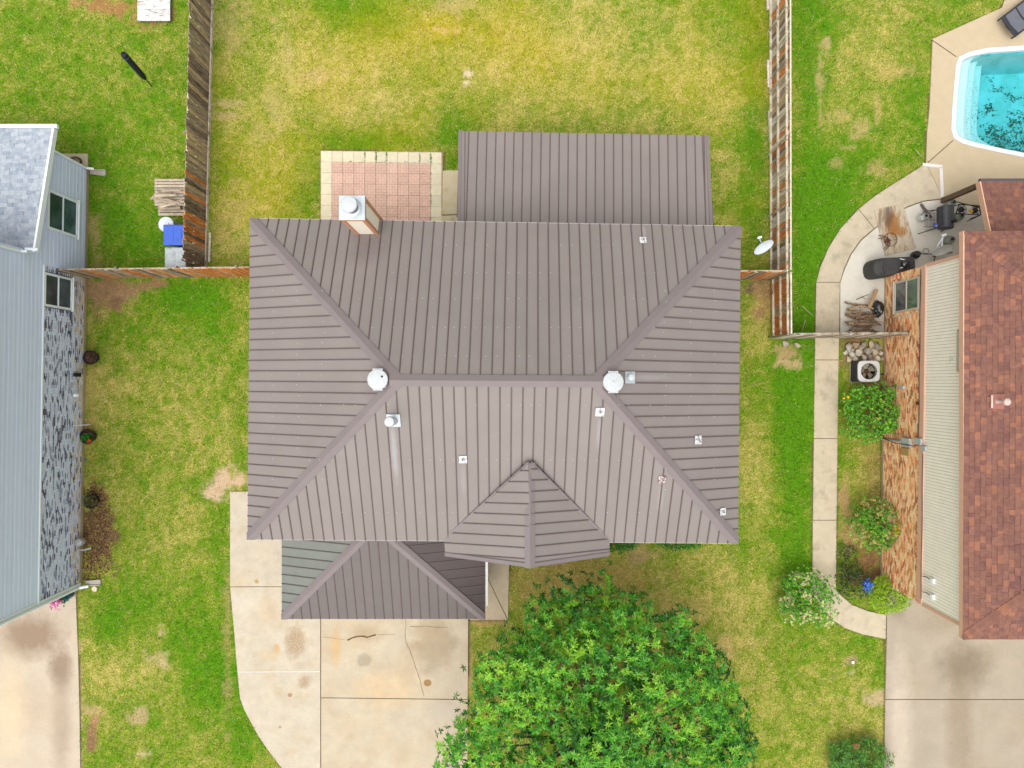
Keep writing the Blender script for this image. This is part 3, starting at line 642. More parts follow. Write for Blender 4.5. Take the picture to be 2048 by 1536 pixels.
def hip_cap(a, b, ea, eb, nA, nB, w, parent, name='hip_cap', lift=.046, mat=None):
    # folded cap along a->b; ea/eb: outer edge points at the a end for each wing (on the eaves)
    d = (b-a).normalized(); mb = MB()
    wA = nA.cross(d); wB = nB.cross(d)
    mid = (ea+eb)/2-a
    if wA.dot(ea-a) < 0: wA = -wA
    if wB.dot(eb-a) < 0: wB = -wB
    up = (nA+nB).normalized()
    top = [a+up*(lift+.012), b+up*(lift+.012)]
    A = [ea+nA*lift, b+wA*w+nA*lift]; B = [eb+nB*lift, b+wB*w+nB*lift]
    A2 = [ea+nA*.0, b+wA*w+nA*.0]; B2 = [eb, b+wB*w]
    i = mb.add(top+A+B+A2+B2)   # 0,1 top; 2,3 A; 4,5 B; 6,7 A2; 8,9 B2
    for f in ((0, 1, 3, 2), (1, 0, 4, 5), (2, 3, 7, 6), (5, 4, 8, 9), (0, 2, 6, 8, 4), (1, 5, 9, 7, 3)): mb.face([i+q for q in f])
    o = mb.build(name, mat or m_cap, parent)
    bm = bmesh.new(); bm.from_mesh(o.data); bmesh.ops.recalc_face_normals(bm, faces=bm.faces); bm.to_mesh(o.data); bm.free()
    return o
def offs(corner, along, other, w):     # point on the eave at distance giving a wing of width w beside the hip
    return corner+(along-corner).normalized()*w*1.35

def main_house():
    root = thing('metal_roof_house', 'two-storey house with brown standing seam hip roof in the centre', 'house', P(960, 800))
    ze = 5.1; zr = 7.38
    NW, NE, SE, SW = P(500.5, 437.5, ze), P(1481, 453, ze), P(1475.5, 1086, ze), P(495.5, 1078, ze)
    RW, RE = P(796, 760.5, zr), P(1191, 763, zr)
    # wall body
    ov = .45
    def ins(p, sx, sy): return Vector((p.x+sx*ov, p.y+sy*ov, 0))
    body = [ins(SW, 1, 1), ins(SE, -1, 1), ins(NE, -1, -1), ins(NW, 1, -1)]
    wall = MB().prism(body, [p+Vector((0, 0, ze-.05)) for p in body]).build('wall', m_hbrick, root)
    # under-roof solid with fascia and soffit
    roof = MB(); e = [SW, SE, NE, NW]; dz = Vector((0, 0, -.035))
    b = roof.add([p+Vector((0, 0, -.2)) for p in e]); t = roof.add([p+dz for p in e]); r = roof.add([RW+dz, RE+dz])
    roof.face([b+3, b+2, b+1, b])
    for i in range(4): j = (i+1) % 4; roof.face([b+i, b+j, t+j, t+i])
    roof.face([t, t+1, r+1, r]); roof.face([t+2, t+3, r, r+1]); roof.face([t+1, t+2, r+1]); roof.face([t+3, t, r])
    ro = roof.build('roof', m_fascia, root)
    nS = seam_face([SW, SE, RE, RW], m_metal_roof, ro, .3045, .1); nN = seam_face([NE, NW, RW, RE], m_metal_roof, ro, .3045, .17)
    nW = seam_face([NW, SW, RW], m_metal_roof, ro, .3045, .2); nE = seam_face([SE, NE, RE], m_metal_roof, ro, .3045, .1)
    wd = .155
    hip_cap(SW, RW, offs(SW, SE, RW, wd), offs(SW, NW, RW, wd), nS, nW, wd, ro); hip_cap(NW, RW, offs(NW, NE, RW, wd), offs(NW, SW, RW, wd), nN, nW, wd, ro)
    hip_cap(SE, RE, offs(SE, SW, RE, wd), offs(SE, NE, RE, wd), nS, nE, wd, ro); hip_cap(NE, RE, offs(NE, NW, RE, wd), offs(NE, SE, RE, wd), nN, nE, wd, ro)
    d = (RE-RW).normalized()
    a_, b_ = RW-d*.22, RE+d*.22
    hip_cap(a_, b_, a_+nS.cross(d)*-.15 if nS.cross(d).y > 0 else a_+nS.cross(d)*.15, a_+nN.cross(d)*(.15 if nN.cross(d).y > 0 else -.15), nS, nN, .15, ro, 'ridge_cap', .052)
    # front gable
    zg = 6.47
    GL, GR = P(891, 1112, ze), P(1218, 1111, ze); ftip = P(1060, 1134.5, zg); bk = P(1060, 926, zg)
    BL, BR = P(889, 1081, ze), P(1219, 1083, ze)
    # valley bottoms (meet main eave), ridge hits main roof at bk
    gL = [BL, GL, ftip, bk]; gR = [GR, BR, bk, ftip]
    g = MB(); lst = [GL, GR, BR, BL]; bb = g.add([p+Vector((0, 0, -.18)) for p in lst]); tt = g.add([p+dz for p in lst]); rr = g.add([ftip+dz, bk+dz])
    g.face([bb+3, bb+2, bb+1, bb]); g.face([bb, bb+1, tt+1, rr, tt]); g.face([bb+1, bb+2, tt+2, tt+1]); g.face([bb+3, bb, tt, tt+3]); g.face([tt+1, tt+2, rr+1, rr]); g.face([tt+3, tt, rr, rr+1])
    gab = g.build('gable_roof', m_fascia, root)
    n1 = seam_face([BL, GL, ftip, bk], m_metal_roof, gab, .3045, .05); n2 = seam_face([GR, BR, bk, ftip], m_metal_roof, gab, .3045, .17)
    d = (bk-ftip).normalized(); f0 = ftip-d*.02
    hip_cap(f0, bk, f0+(n1.cross(d)*(1 if n1.cross(d).x < 0 else -1))*.14, f0+(n2.cross(d)*(1 if n2.cross(d).x > 0 else -1))*.14, n1, n2, .14, gab, 'ridge_cap')
    # rake trims along the front of the gable, valley flashings along its back edges
    for a, b, nn in ((GL, ftip, n1), (GR, ftip, n2)):
        dd = (b-a).normalized(); s = Vector((0, 1, 0)); mb = MB()
        q = [a, b, b+s*.11, a+s*.11]
        mb.prism([p-Vector((0, 0, .10)) for p in q], [p+nn*.042 for p in q]); mb.build('rake_trim', m_cap, gab)
    for a, nn in ((BL, nS), (BR, nS)):
        dd = (bk-a).normalized(); sgn = -1 if a is BL else 1; mb = MB()
        off = Vector((sgn, .95, 0)).normalized()*.075
        q = [a, bk, bk+off, a+off]; mb.prism([p+nn*.013 for p in q], [p+nn*.032 for p in q]); o = mb.build('valley_flashing', m_cap, gab)
        bm = bmesh.new(); bm.from_mesh(o.data); bmesh.ops.recalc_face_normals(bm, faces=bm.faces); bm.to_mesh(o.data); bm.free()
    gw = MB(); q = [Vector((GL.x+.4, GL.y+.35, 0)), Vector((GR.x-.4, GR.y+.35, 0)), Vector((GR.x-.4, GR.y+.9, 0)), Vector((GL.x+.4, GL.y+.9, 0))]
    gw.prism(q, [p+Vector((0, 0, ze-.1)) for p in q]); gw.build('bay_wall', m_hbrick, root)
    # garage wing with lower hip roof
    zl = 2.25
    A, B = P(564, 1237.5, zl), P(970, 1237.5, zl); half = (B.x-A.x)/2; za = zl+half*.40
    yb = body[0].y+.02
    ap = Vector(((A.x+B.x)/2, A.y+half, za)); apb = Vector((ap.x, max(yb, ap.y+.2), za)); C = Vector((B.x, apb.y, zl)); D = Vector((A.x, apb.y, zl))
    g = MB(); lst = [A, B, C, D]; bb = g.add([p+Vector((0, 0, -.18)) for p in lst]); tt = g.add([p+dz for p in lst]); rr = g.add([ap+dz, apb+dz])
    g.face([bb+3, bb+2, bb+1, bb]); g.face([bb, bb+1, tt+1, tt]); g.face([bb+1, bb+2, tt+2, tt+1]); g.face([bb+3, bb, tt, tt+3]); g.face([tt, tt+1, rr]); g.face([tt+1, tt+2, rr+1, rr]); g.face([tt+3, tt, rr, rr+1]); g.face([bb+2, bb+3, tt+3, rr+1, tt+2])
    gr = g.build('garage_roof', m_fascia, root)
    n1 = seam_face([A, B, ap], m_metal_low, gr, .305, .05); n2 = seam_face([B, C, apb, ap], M('shaded_brown_panel', S(98, 87, 87), rough=.4, var=.06, scale=2.0, spec=.4, objrand=.03), gr, .305, .2); n3 = seam_face([D, A, ap, apb], m_metal_lit, gr, .305, .12)  # east slope: shade is put into a darker copy of the panel colour
    hip_cap(A, ap, offs(A, B, ap, .14), offs(A, D, ap, .14), n1, n3, .14, gr); hip_cap(B, ap, offs(B, A, ap, .14), offs(B, C, ap, .14), n1, n2, .14, gr)
    gb = MB(); q = [Vector((A.x+.35, A.y+.35, 0)), Vector((B.x-.35, A.y+.35, 0)), Vector((B.x-.35, yb+.1, 0)), Vector((A.x+.35, yb+.1, 0))]
    gb.prism(q, [p+Vector((0, 0, zl-.1)) for p in q]); gb.build('garage_wall', m_hbrick, root)
    wh = M('white_paint', S(240, 240, 238), rough=.5, var=.04)
    dm = MB(); xm = (A.x+B.x)/2; dm.box((xm, A.y+.33, 1.03), (4.9, .06, 2.06)); gd = dm.build('garage_door', wh, root)
    for k in range(4): MB().box((xm, A.y+.295, .27+.51*k), (4.8, .02, .48)).build('door_panel', wh, gd)
    # gutter and downspout on the right side of the garage
    gt = MB(); gt.box((B.x+.05, (B.y+C.y)/2-.3, zl-.08), (.09, (C.y-B.y)*.62, .1)); gt.build('gutter', wh, root)
    ds = MB(); ds.tube([(B.x+.03, B.y+.75, zl-.1), (B.x-.25, B.y+.75, zl-.45), (B.x-.3, B.y+.75, .15)], .035, 8); ds.build('downspout', wh, root)
    # porch roof at the back
    zp = 2.2; zq = 2.66
    PNW, PNE = P(917, 262, zp), P(1417, 271.5, zp); PSE, PSW = P(1425.5, 456, zq), P(915, 449, zq)
    ext = lambda a, b: b+(b-a)*.22
    PSE2, PSW2 = ext(PNE, PSE), ext(PNW, PSW)
    g = MB(); q = [PNE, PNW, PSW2, PSE2]; g.prism([p-Vector((0, 0, .2)) for p in q], [p+Vector((0, 0, -.02)) for p in q]); pr = g.build('porch_roof', m_fascia, root)
    npz = seam_face([PNE, PNW, PSW2, PSE2], m_metal_roof, pr, .303, .14)
    for a, b, sg in ((PNW, PSW2, 1), (PNE, PSE2, -1)):
        mb = MB(); s = Vector((sg*.1, 0, 0)); q = [a, b, b+s, a+s]; mb.prism([p-Vector((0, 0, .14)) for p in q], [p+npz*.04 for p in q]); o = mb.build('edge_trim', m_cap, pr)
        bm = bmesh.new(); bm.from_mesh(o.data); bmesh.ops.recalc_face_normals(bm, faces=bm.faces); bm.to_mesh(o.data); bm.free()
        mb = MB(); q = [a+s*2.1, b+s*2.1, b+s*2.3, a+s*2.3]; mb.prism([p+npz*.01 for p in q], [p+npz*.038 for p in q]); mb.build('edge_rib', m_seam, pr)
    for f in (.03, .35, .68, .97):
        p = PNW.lerp(PNE, f)+Vector((0, -.3, 0)); MB().box((p.x, p.y, 1.0), (.12, .12, 2.0)).build('porch_post', wh, root)
    # eave drip edge
    for a, b in ((NW, NE), (SW, SE)):
        s = Vector((0, .02 if a is NW else -.02, 0)); mb = MB(); q = [a+s*.0, b+s*.0, b+s, a+s]; 
        if a is NW: q = q[::-1]
        mb.prism([p-Vector((0, 0, .12)) for p in q], [p+Vector((0, 0, .008)) for p in q]); mb.build('drip_edge', m_drip, ro)
    # windows and door on walls under the eaves
    gl = glass_mat('house_glass', S(120, 140, 140), S(40, 50, 55))
    def wall_win(c, sx, sy, h):
        f = MB().box(c, (sx, sy, h)).build('window', wh, root)
        MB().box((c[0], c[1], c[2]), (sx+(.02 if sx < .2 else -.12), sy+(.02 if sy < .2 else -.12), h-.12)).build('pane', gl, f)
    for fx in (.15, .4, .85): wall_win((body[0].x+(body[1].x-body[0].x)*fx, body[0].y-.02, 3.9), 1.2, .08, 1.1)
    for fx in (.12, .5, .75): wall_win((body[3].x+(body[2].x-body[3].x)*fx, body[3].y+.02, 3.9), 1.2, .08, 1.1)
    # chimney
    ch = MB(); zt = 7.28
    x0, x1 = -4.545, -3.885; y0, y1 = 4.335, 4.955
    ch.box(((x0+x1)/2, (y0+y1)/2, zt/2), (x1-x0-.05, y1-y0-.05, zt-.04)); co = ch.build('chimney', m_chim, root)
    for x, y in ((x0+.05, y0+.05), (x1-.05, y0+.05), (x0+.05, y1-.05), (x1-.05, y1-.05)): MB().box((x, y, zt/2), (.1, .1, zt-.03)).build('corner_board', m_chtrim, co)
    for x, y, sx, sy in (((x0+x1)/2, y0-.005, x1-x0+.02, .03), ((x0+x1)/2, y1+.005, x1-x0+.02, .03), (x0-.005, (y0+y1)/2, .03, y1-y0-.02), (x1+.005, (y0+y1)/2, .03, y1-y0-.02)):
        MB().box((x, y, zt-.05), (sx, sy, .09)).build('top_board', m_chtrim, co)
    MB().box(((x0+x1)/2, (y0+y1)/2, zt+.01), (x1-x0+.03, y1-y0+.03, .035)).build('cap_plate', m_galv, co, bevel=.01)
    cx, cy = (x0+x1)/2, (y0+y1)/2
    MB().lathe([(.25, zt+.025), (.25, zt+.06), (.22, zt+.075), (.20, zt+.08)], (cx, cy, 0), 28).build('flue_collar', m_galv, co, smooth='auto')
    MB().lathe([(.17, zt+.06), (.17, zt+.34)], (cx, cy, 0), 24).build('flue_pipe', M('flue_dark', S(110, 108, 110), rough=.6, var=.15), co, smooth='auto')
    MB().lathe([(.18, zt+.32), (.215, zt+.33), (.215, zt+.39), (.20, zt+.41), (.1, zt+.425), (.01, zt+.43)], (cx, cy, 0), 28).build('flue_cap', m_vent, co, smooth='auto')
    # flashing round the chimney where it meets the roof
    zz = lambda y: ze+(P(500, 445, ze).y-y)*.49
    MB().prism([Vector((x0-.09, y0-.11, zz(y0-.11)+.02)), Vector((x1+.09, y0-.11, zz(y0-.11)+.02)), Vector((x1+.09, y0+.02, zz(y0)+.02)), Vector((x0-.09, y0+.02, zz(y0)+.02))],
               [Vector((x0-.09, y0-.11, zz(y0-.11)+.05)), Vector((x1+.09, y0-.11, zz(y0-.11)+.05)), Vector((x1+.09, y0+.02, zz(y0)+.05)), Vector((x0-.09, y0+.02, zz(y0)+.05))]).build('chimney_flashing', m_fascia, co)
    # ---- roof vents (things bolted to the roof: parts of the house)
    faces = {'S': (SW, nS), 'N': (NE, nN), 'W': (NW, nW), 'E': (SE, nE)}
    def on(px, py, fc, h=.015):
        p0, n_ = faces[fc]; return ray_plane(px, py, p0+n_*h, n_), n_
    def tilt(n_): return Vector((0, 0, 1)).rotation_difference(n_).to_matrix()
    for px, py, fc in ((752, 759, 'W'), (1229, 764, 'E')):
        # mostly seen from above: wide domed exhaust vent on a square flange
        px0 = 1024+(px-1024)*.975; py0 = 768+(py-768)*.975
        p, n_ = on(px0, py0, fc, .04); 
        fl = MB().box(p, (.44, .44, .02), M=tilt(n_)).build('vent_flange', m_galv2, root)
        MB().lathe([(.2, -.05), (.2, .24)], p, 24).build('vent_neck', m_galv2, fl, smooth='auto')
        MB().lathe([(.262, .2), (.272, .225), (.272, .262), (.262, .275), (.2, .284), (.1, .29), (.012, .292)], p, 48).build('vent_hood', m_galv2, fl, smooth='auto')
        for k in (1, 3):
            a = k*math.pi/2; q = p+Vector((math.cos(a)*.262, math.sin(a)*.262, .24)); MB().box(q, (.05, .26, .025), rz=a).build('vent_clip', m_galv2, fl)
        if fc == 'W': MB().lathe([(.022, .0), (.03, .004)], p+Vector((.12, .08, .288)), 10).build('vent_hole', m_black, fl)
    # tall flue by the left hip
    p, n_ = on(787, 841, 'S', .045); Q = tilt(n_)
    fl = MB().box(p, (.37, .38, .015), M=Q).build('flue_flange', m_galv, root)
    MB().lathe([(.13, 0), (.085, .12), (.075, .14)], p, 20).build('flue_cone', m_galv, fl, smooth='auto')
    MB().lathe([(.055, .0), (.055, .62)], p, 16).build('flue_pipe', m_galv, fl, smooth='auto')
    MB().lathe([(.11, .56), (.14, .58), (.14, .64), (.12, .68), (.02, .70)], p, 24).build('flue_cap', m_vent, fl, smooth='auto')
    p, n_ = on(1260, 755, 'E', .045); Q = tilt(n_)
    fl = MB().box(p, (.32, .32, .015), M=Q).build('flue_flange', m_galv, root)
    MB().lathe([(.11, 0), (.07, .1)], p, 18).build('flue_cone', m_galv, fl, smooth='auto'); MB().lathe([(.05, 0), (.05, .2)], p, 14).build('flue_pipe', m_galv, fl, smooth='auto')
    MB().lathe([(.075, .19), (.09, .2), (.09, .24), (.05, .27), (.01, .275)], p, 18).build('flue_cap', m_vent, fl, smooth='auto')
    for px, py, fc, s, rust in ((1286, 480, 'N', .2, 0), (1200, 824, 'S', .24, 0), (1396.5, 880, 'E', .23, 0), (1324.5, 959.5, 'S', .21, 1), (1446, 1023.5, 'E', .2, 0), (926, 919, 'S', .22, 0)):
        p, n_ = on(px, py, fc, .044); fl = MB().box(p, (s, s*1.05, .016), M=tilt(n_), rz=0).build('pipe_flashing', m_flash_rust if rust else m_flash, root)
        MB().lathe([(.06, 0), (.045, .05), (.035, .06)], p, 14).build('pipe_boot', m_vent, fl, smooth='auto')
        MB().lathe([(.027, 0), (.027, .12)], p, 12).build('vent_pipe', m_vent, fl, smooth='auto'); MB().lathe([(.019, .121), (.019, .123)], p, 10).build('pipe_bore', m_black, fl)
    # rows of screws (too small to tell apart: one part)
    sm = MB()
    for fc, pts in (('S', [(x, y) for y in (810, 920, 1025) for x in range(620, 1320, 22)]), ('N', [(x, y) for y in (490, 545, 597, 655, 712) for x in range(700, 1330, 21)]), ('W', [(x, y) for x in (546, 596, 646) for y in range(560, 980, 21)]), ('E', [(x, y) for x in (1330, 1380, 1430) for y in range(560, 1000, 21)])):
        for x, y in pts:
            if random.random() < .45: continue
            p, n_ = on(x+random.uniform(-3, 3), y+random.uniform(-1, 1), fc, .02)
            if fc == 'S' and (y > 880 and abs(x-1060) < (y-900)*.85): continue
            sm.box(p, (.018, .018, .012))
    o = sm.build('screw_head', m_vent, ro); o['kind'] = 'stuff'
    return root
main_house()

# ------------------------------------------------------------------ shared builders for the neighbours
class Wall:
    def __init__(s, A, B):
        s.A = Vector((A.x, A.y, 0)); s.u = Vector((B.x-A.x, B.y-A.y, 0)); s.L = s.u.length; s.u.normalize(); s.n = Vector((-s.u.y, s.u.x, 0))
        if s.n.dot(-s.A) < 0: s.n = -s.n
    def at(s, u, z, off=0): return s.A+s.u*u+s.n*off+Vector((0, 0, z))
    def px(s, px, py, off=0):
        p = ray_plane(px, py, s.A+s.n*off, s.n); return (p-s.A).dot(s.u), p.z
    def block(s, mb, u0, u1, z0, z1, o0, o1, col=None, m=0):
        q = [s.at(u0, z0, o0), s.at(u1, z0, o0), s.at(u1, z0, o1), s.at(u0, z0, o1)]
        a = (q[1]-q[0]).cross(q[2]-q[1]).z
        if a < 0: q = q[::-1]
        return mb.prism(q, [p+Vector((0, 0, z1-z0)) for p in q], col, m)
    def pxblock(s, name, mat, parent, x0, x1, y0, y1, d0, d1, bevel=0):
        us = []; zs = []
        for x in (x0, x1):
            for y in (y0, y1): u, z = s.px(x, y, d1); us.append(u); zs.append(z)
        return s.block(MB(), min(us[0], us[2])*.5+max(us[0], us[2])*.5, (us[1]+us[3])/2, max(min(zs), 0), max(zs), d0, d1).build(name, mat, parent, bevel=bevel)
def bricks(wl, u0, u1, z0, z1, palette, mat, parent, holes=(), bl=.205, bh=.068, g=.011, off=.0, soldier=None):
    mb = MB(); z = z0; r = 0
    while z+bh <= z1+.02:
        x = u0-(bl/2 if r % 2 else 0)
        while x < u1:
            a, b = max(x, u0), min(x+bl-g, u1)
            if b-a > .03 and not any(a < h1 and b > h0 and z < k1 and z+bh-g > k0 for h0, h1, k0, k1 in holes):
                c = palette(a, z); p = random.uniform(.012, .019)+off
                q = [wl.at(a, z, off), wl.at(b, z, off), wl.at(b, z+bh-g, off), wl.at(a, z+bh-g, off)]; t = [wl.at(a, z, p), wl.at(b, z, p), wl.at(b, z+bh-g, p), wl.at(a, z+bh-g, p)]
                i = mb.add(q+t); mb.face([i+4, i+5, i+6, i+7], c)
                for k in range(4): j = (k+1) % 4; mb.face([i+k, i+j, i+4+j, i+4+k], c)
            x += bl
        z += bh; r += 1
    o = mb.build('brick_facing', mat, parent); o['kind'] = 'stuff'
    bm = bmesh.new(); bm.from_mesh(o.data); bmesh.ops.recalc_face_normals(bm, faces=bm.faces); bm.to_mesh(o.data); bm.free()
    return o
def window(wl, root, u0, u1, z0, z1, fmat, gmat, off=.02, fw=.07, split='z', gl2=None):
    mb = MB()
    wl.block(mb, u0, u1, z1-fw, z1, off, off+.05); wl.block(mb, u0, u1, z0, z0+fw, off, off+.05)
    wl.block(mb, u0, u0+fw, z0+fw, z1-fw, off, off+.047); wl.block(mb, u1-fw, u1, z0+fw, z1-fw, off, off+.047)
    w_ = mb.build('window', fmat, root)
    zm = (z0+z1)/2
    wl.block(MB(), u0+fw, u1-fw, zm-.022, zm+.022, off, off+.042).build('meeting_rail', fmat, w_)
    wl.block(MB(), u0+fw, u1-fw, z0+fw, zm-.022, off, off+.022).build('pane', gmat, w_); wl.block(MB(), u0+fw, u1-fw, zm+.022, z1-fw, off, off+.016).build('pane', gl2 or gmat, w_)
    wl.block(MB(), u0-.04, u1+.04, z0-.045, z0-.003, off-.01, off+.075).build('sill', fmat, w_)
    return w_
def shingles(poly, palette, exp=.142, wmin=.11, wmax=.27, vlim=None, lift=0):
    O, u, v, n = frame(poly); p2 = [((p-O).dot(u), (p-O).dot(v)) for p in poly]
    u0, u1 = min(p[0] for p in p2), max(p[0] for p in p2); v1 = max(p[1] for p in p2)
    if vlim: v1 = min(v1, vlim)
    out = []; y = 0
    while y < v1:
        x = u0-random.uniform(0, .3)
        while x < u1:
            wd = random.uniform(wmin, wmax); t = random.choice((.004, .009, .014))
            q = clip(clip(clip(clip(p2, 0, x, False), 0, x+wd-.003, True), 1, y, False), 1, y+exp, True)
            if len(q) >= 3:
                ar = abs(sum(q[i][0]*q[(i+1) % len(q)][1]-q[(i+1) % len(q)][0]*q[i][1] for i in range(len(q))))/2
                if ar > .003:
                    if sum(q[i][0]*q[(i+1) % len(q)][1]-q[(i+1) % len(q)][0]*q[i][1] for i in range(len(q))) < 0: q = q[::-1]
                    hh = lambda p: t+.010*(1-(p[1]-y)/exp)
                    out.append((ar, [O+u*p[0]+v*p[1]+n*lift for p in q], [O+u*p[0]+v*p[1]+n*(hh(p)+lift) for p in q], palette()))
            x += wd
        y += exp
    return out
def visible(p):
    x = 1024+p.x*F/(H-p.z); y = 768-p.y*F/(H-p.z); return -5 < x < 2053 and -5 < y < 1541
def lay_shingles(tabs, mat, parent, limit):
    tabs.sort(key=lambda t: -t[0]*(1 if visible(t[1][0]) else .001)); rest = MB()
    for k, (ar, b, t, c) in enumerate(tabs):
        if k < limit and visible(t[0]): MB().prism(b, t, c).build('shingle', mat, parent)
        else: rest.prism(b, t, c)
    if rest.v: o = rest.build('shingle_field', mat, parent); o['kind'] = 'stuff'
def dirs(v): return v.normalized()

m_brick = M('brick_faces', attr=True, rough=.85, var=.14, scale=18, spec=.2, fine=.1)
m_shingle = M('shingle_granules', attr=True, rough=.95, var=.2, scale=8, spec=.1, fine=.14, bscale=120)
m_white = M('white_vinyl', S(236, 244, 255, 1.1), rough=.45, var=.04, scale=4)
m_siding = M('pale_blue_grey_vinyl_siding', (.60, .685, .85), rough=.55, var=.03, scale=2, objrand=.025, spec=.3)
m_mortar_l = M('grey_mortar', S(160, 160, 182), rough=.9, var=.12, scale=16)
m_mortar_r = M('buff_mortar', S(236, 212, 176, 1.3), rough=.9, var=.12, scale=16)
m_found = M('foundation_concrete', S(196, 180, 148), rough=.9, var=.14, scale=6)
g_left = glass_mat('blue_grey_glass', S(112, 138, 150), S(66, 90, 104)); g_left2 = glass_mat('dark_screened_glass', S(84, 104, 112), S(48, 66, 78))
g_right = glass_mat('green_glass', S(92, 132, 100), S(44, 78, 62)); g_right2 = glass_mat('screen_grey_glass', S(120, 126, 124), S(78, 88, 90))

# ------------------------------------------------------------------ house on the left
def left_house():
    root = thing('siding_house', 'pale blue siding house with grey brick base at the left edge', 'house', P(160, 750))
    W = Wall(P(177, 338), P(163, 1168)); L = W.L
    uM, zM = W.px(45, 497); uB, _ = W.px(92, 531); zb = 2.44; zt = 5.5
    xb = -9.0
    core = MB(); W.block(core, uM, L, 0, zt, xb, -.02); core = core.build('wall', m_mortar_l, root)
    low = MB(); q = [W.at(0.02, 0, xb), W.at(0.02, 0, -.02), W.at(uM, 0, -.02), W.at(uM, 0, xb)]; zq = [2.3, 2.3, 3.3, 3.3]
    low.prism(q, [Vector((p.x, p.y, z)) for p, z in zip(q, zq)]); low = low.build('low_wall', m_siding, root)
    MB_ = MB(); W.block(MB_, -.03, L+.02, 0, .16, xb, .03); MB_.build('foundation', m_found, root)
    # horizontal lap siding boards
    z = .17; h = .2
    while z < zt-.05:
        z1 = min(z+h, zt)
        us = 0.0 if z1 < 2.3 else (max(0, (z1-2.3)/1.0*uM) if z1 < 3.3 else uM)
        ue = uB if z < zb-.01 else L
        if z < zb < z1: z1 = zb; 
        if ue-us > .1:
            mb = MB(); zm_ = z+(z1-z)*.68; q = [W.at(us, z, -.03), W.at(ue, z, -.03), W.at(ue, z, .024), W.at(us, z, .024)]; t = [W.at(us, zm_, -.03), W.at(ue, zm_, -.03), W.at(ue, zm_, .02), W.at(us, zm_, .02)]; t2 = [W.at(us, z1, -.03), W.at(ue, z1, -.03), W.at(ue, z1, -.008), W.at(us, z1, -.008)]
            if (q[1]-q[0]).cross(q[2]-q[1]).z < 0: q, t, t2 = q[::-1], t[::-1], t2[::-1]
            mb.prism(q, t, cap=False); mb.prism(t, t2); mb.build('siding_board', m_siding, core)
        z = z1
    # brick facing
    def wins(pts):
        a = [W.px(*p) for p in pts]; return min(p[0] for p in a), max(p[0] for p in a), sum(sorted(p[1] for p in a)[:2])/2, sum(sorted(p[1] for p in a)[2:])/2
    w1 = wins([(93, 377), (154, 403), (152, 477), (91, 457)]); w2 = wins([(86, 544), (143, 557), (142, 620), (86, 613)])
    w1 = (W.px(93, 377)[0]*.5+W.px(154, 403)[0]*.5, W.px(91, 457)[0]*.5+W.px(152, 477)[0]*.5, w1[2], w1[3])
    w2 = (W.px(86, 544)[0]*.5+W.px(143, 557)[0]*.5, W.px(86, 613)[0]*.5+W.px(142, 620)[0]*.5, w2[2], w2[3])
    def pal(u, z):
        f = .45+.12*fbm(u, z*2, .4, 301, 2); r = random.random()
        if z < .75 and random.random() < .75-z*.75: return tuple(np.array((.60, .55, .46))*random.uniform(.85, 1.1))
        if r < .13: return tuple(np.array(S(112, 108, 130, 1.2))*random.uniform(.6, 1.3))
        if r < .34: return tuple(np.array((.30, .34, .47))*random.uniform(.85, 1.1))
        return tuple(np.array((.63, .69, .84))*random.uniform(.85, 1.02))
    bricks(W, uB, L, .17, zb-.05, pal, m_brick, core, holes=[(w2[0]-.02, w2[1]+.02, w2[2]-.05, w2[3]+.02)], bl=.2, bh=.058, g=.008)
    W.block(MB(), uB, L+.02, zb-.05, zb+.0, -.01, .055).build('ledge_trim', m_white, core)
    window(W, root, *w1, m_white, g_left, off=.02, fw=.09, gl2=g_left2); window(W, root, *w2, m_white, g_left, off=.005, fw=.075, gl2=g_left2)
    # low shingled roof over the back wing
    zl, zh = 2.4, 3.42
    a, b = P(105, 257, zl), P(66, 503, zh); a0, b0 = a+Vector((xb, 0, 0)), b+Vector((xb, 0, 0))
    rf = MB(); q = [a, a0, b0, b]
    rf.prism([p-Vector((0, 0, .16)) for p in q], [p-Vector((0, 0, .015)) for p in q]); rf = rf.build('low_roof', m_white, root)
    pal2 = lambda: tuple(np.array(random.choice((S(184, 194, 206), S(190, 199, 210), S(178, 188, 201), S(196, 204, 213), S(170, 181, 196))))*random.uniform(.96, 1.04))
    tabs = shingles([a, a+Vector((-3.4, 0, 0)), b+Vector((-3.4, 0, 0)), b], pal2, .143, .14, .3)
    lay_shingles(tabs, m_shingle, rf, 300)
    mb = MB(); mb.prism([p-Vector((0, 0, .01)) for p in (a+Vector((-3.4, 0, 0)), a0, b0, b+Vector((-3.4, 0, 0)))], [p+Vector((0, 0, .01)) for p in (a+Vector((-3.4, 0, 0)), a0, b0, b+Vector((-3.4, 0, 0)))]); mb.build('roof_field', M('grey_roof_field', S(196, 202, 210), var=.15, scale=9), rf)
    s = Vector((.07, 0, 0)); q = [a, b, b+s, a+s]
    if (q[1]-q[0]).cross(q[2]-q[1]).z < 0: q = q[::-1]
    MB().prism([p-Vector((0, 0, .17)) for p in q], [p+Vector((0, 0, .035)) for p in q]).build('rake_board', m_white, rf)
    g0 = a+Vector((.08, .05, -.07)); MB().box((g0.x-2.1, g0.y+.04, g0.z), (4.3, .12, .13)).build('gutter', m_white, root)
    g1 = W.at(.05, 2.2, .06); MB().tube([g0+Vector((-.1, 0, -.03)), g1+Vector((0, .05, 0)), W.at(.04, .25, .06), W.at(.02, .1, .25)], .045, 6).build('downspout', m_white, root)
    # upper downspout that empties onto the low roof
    MB().tube([W.at(uM+.12, zt, .06), W.at(uM+.12, 3.62, .06), W.at(uM+.1, 3.5, .2)], .05, 6).build('downspout', m_white, root)
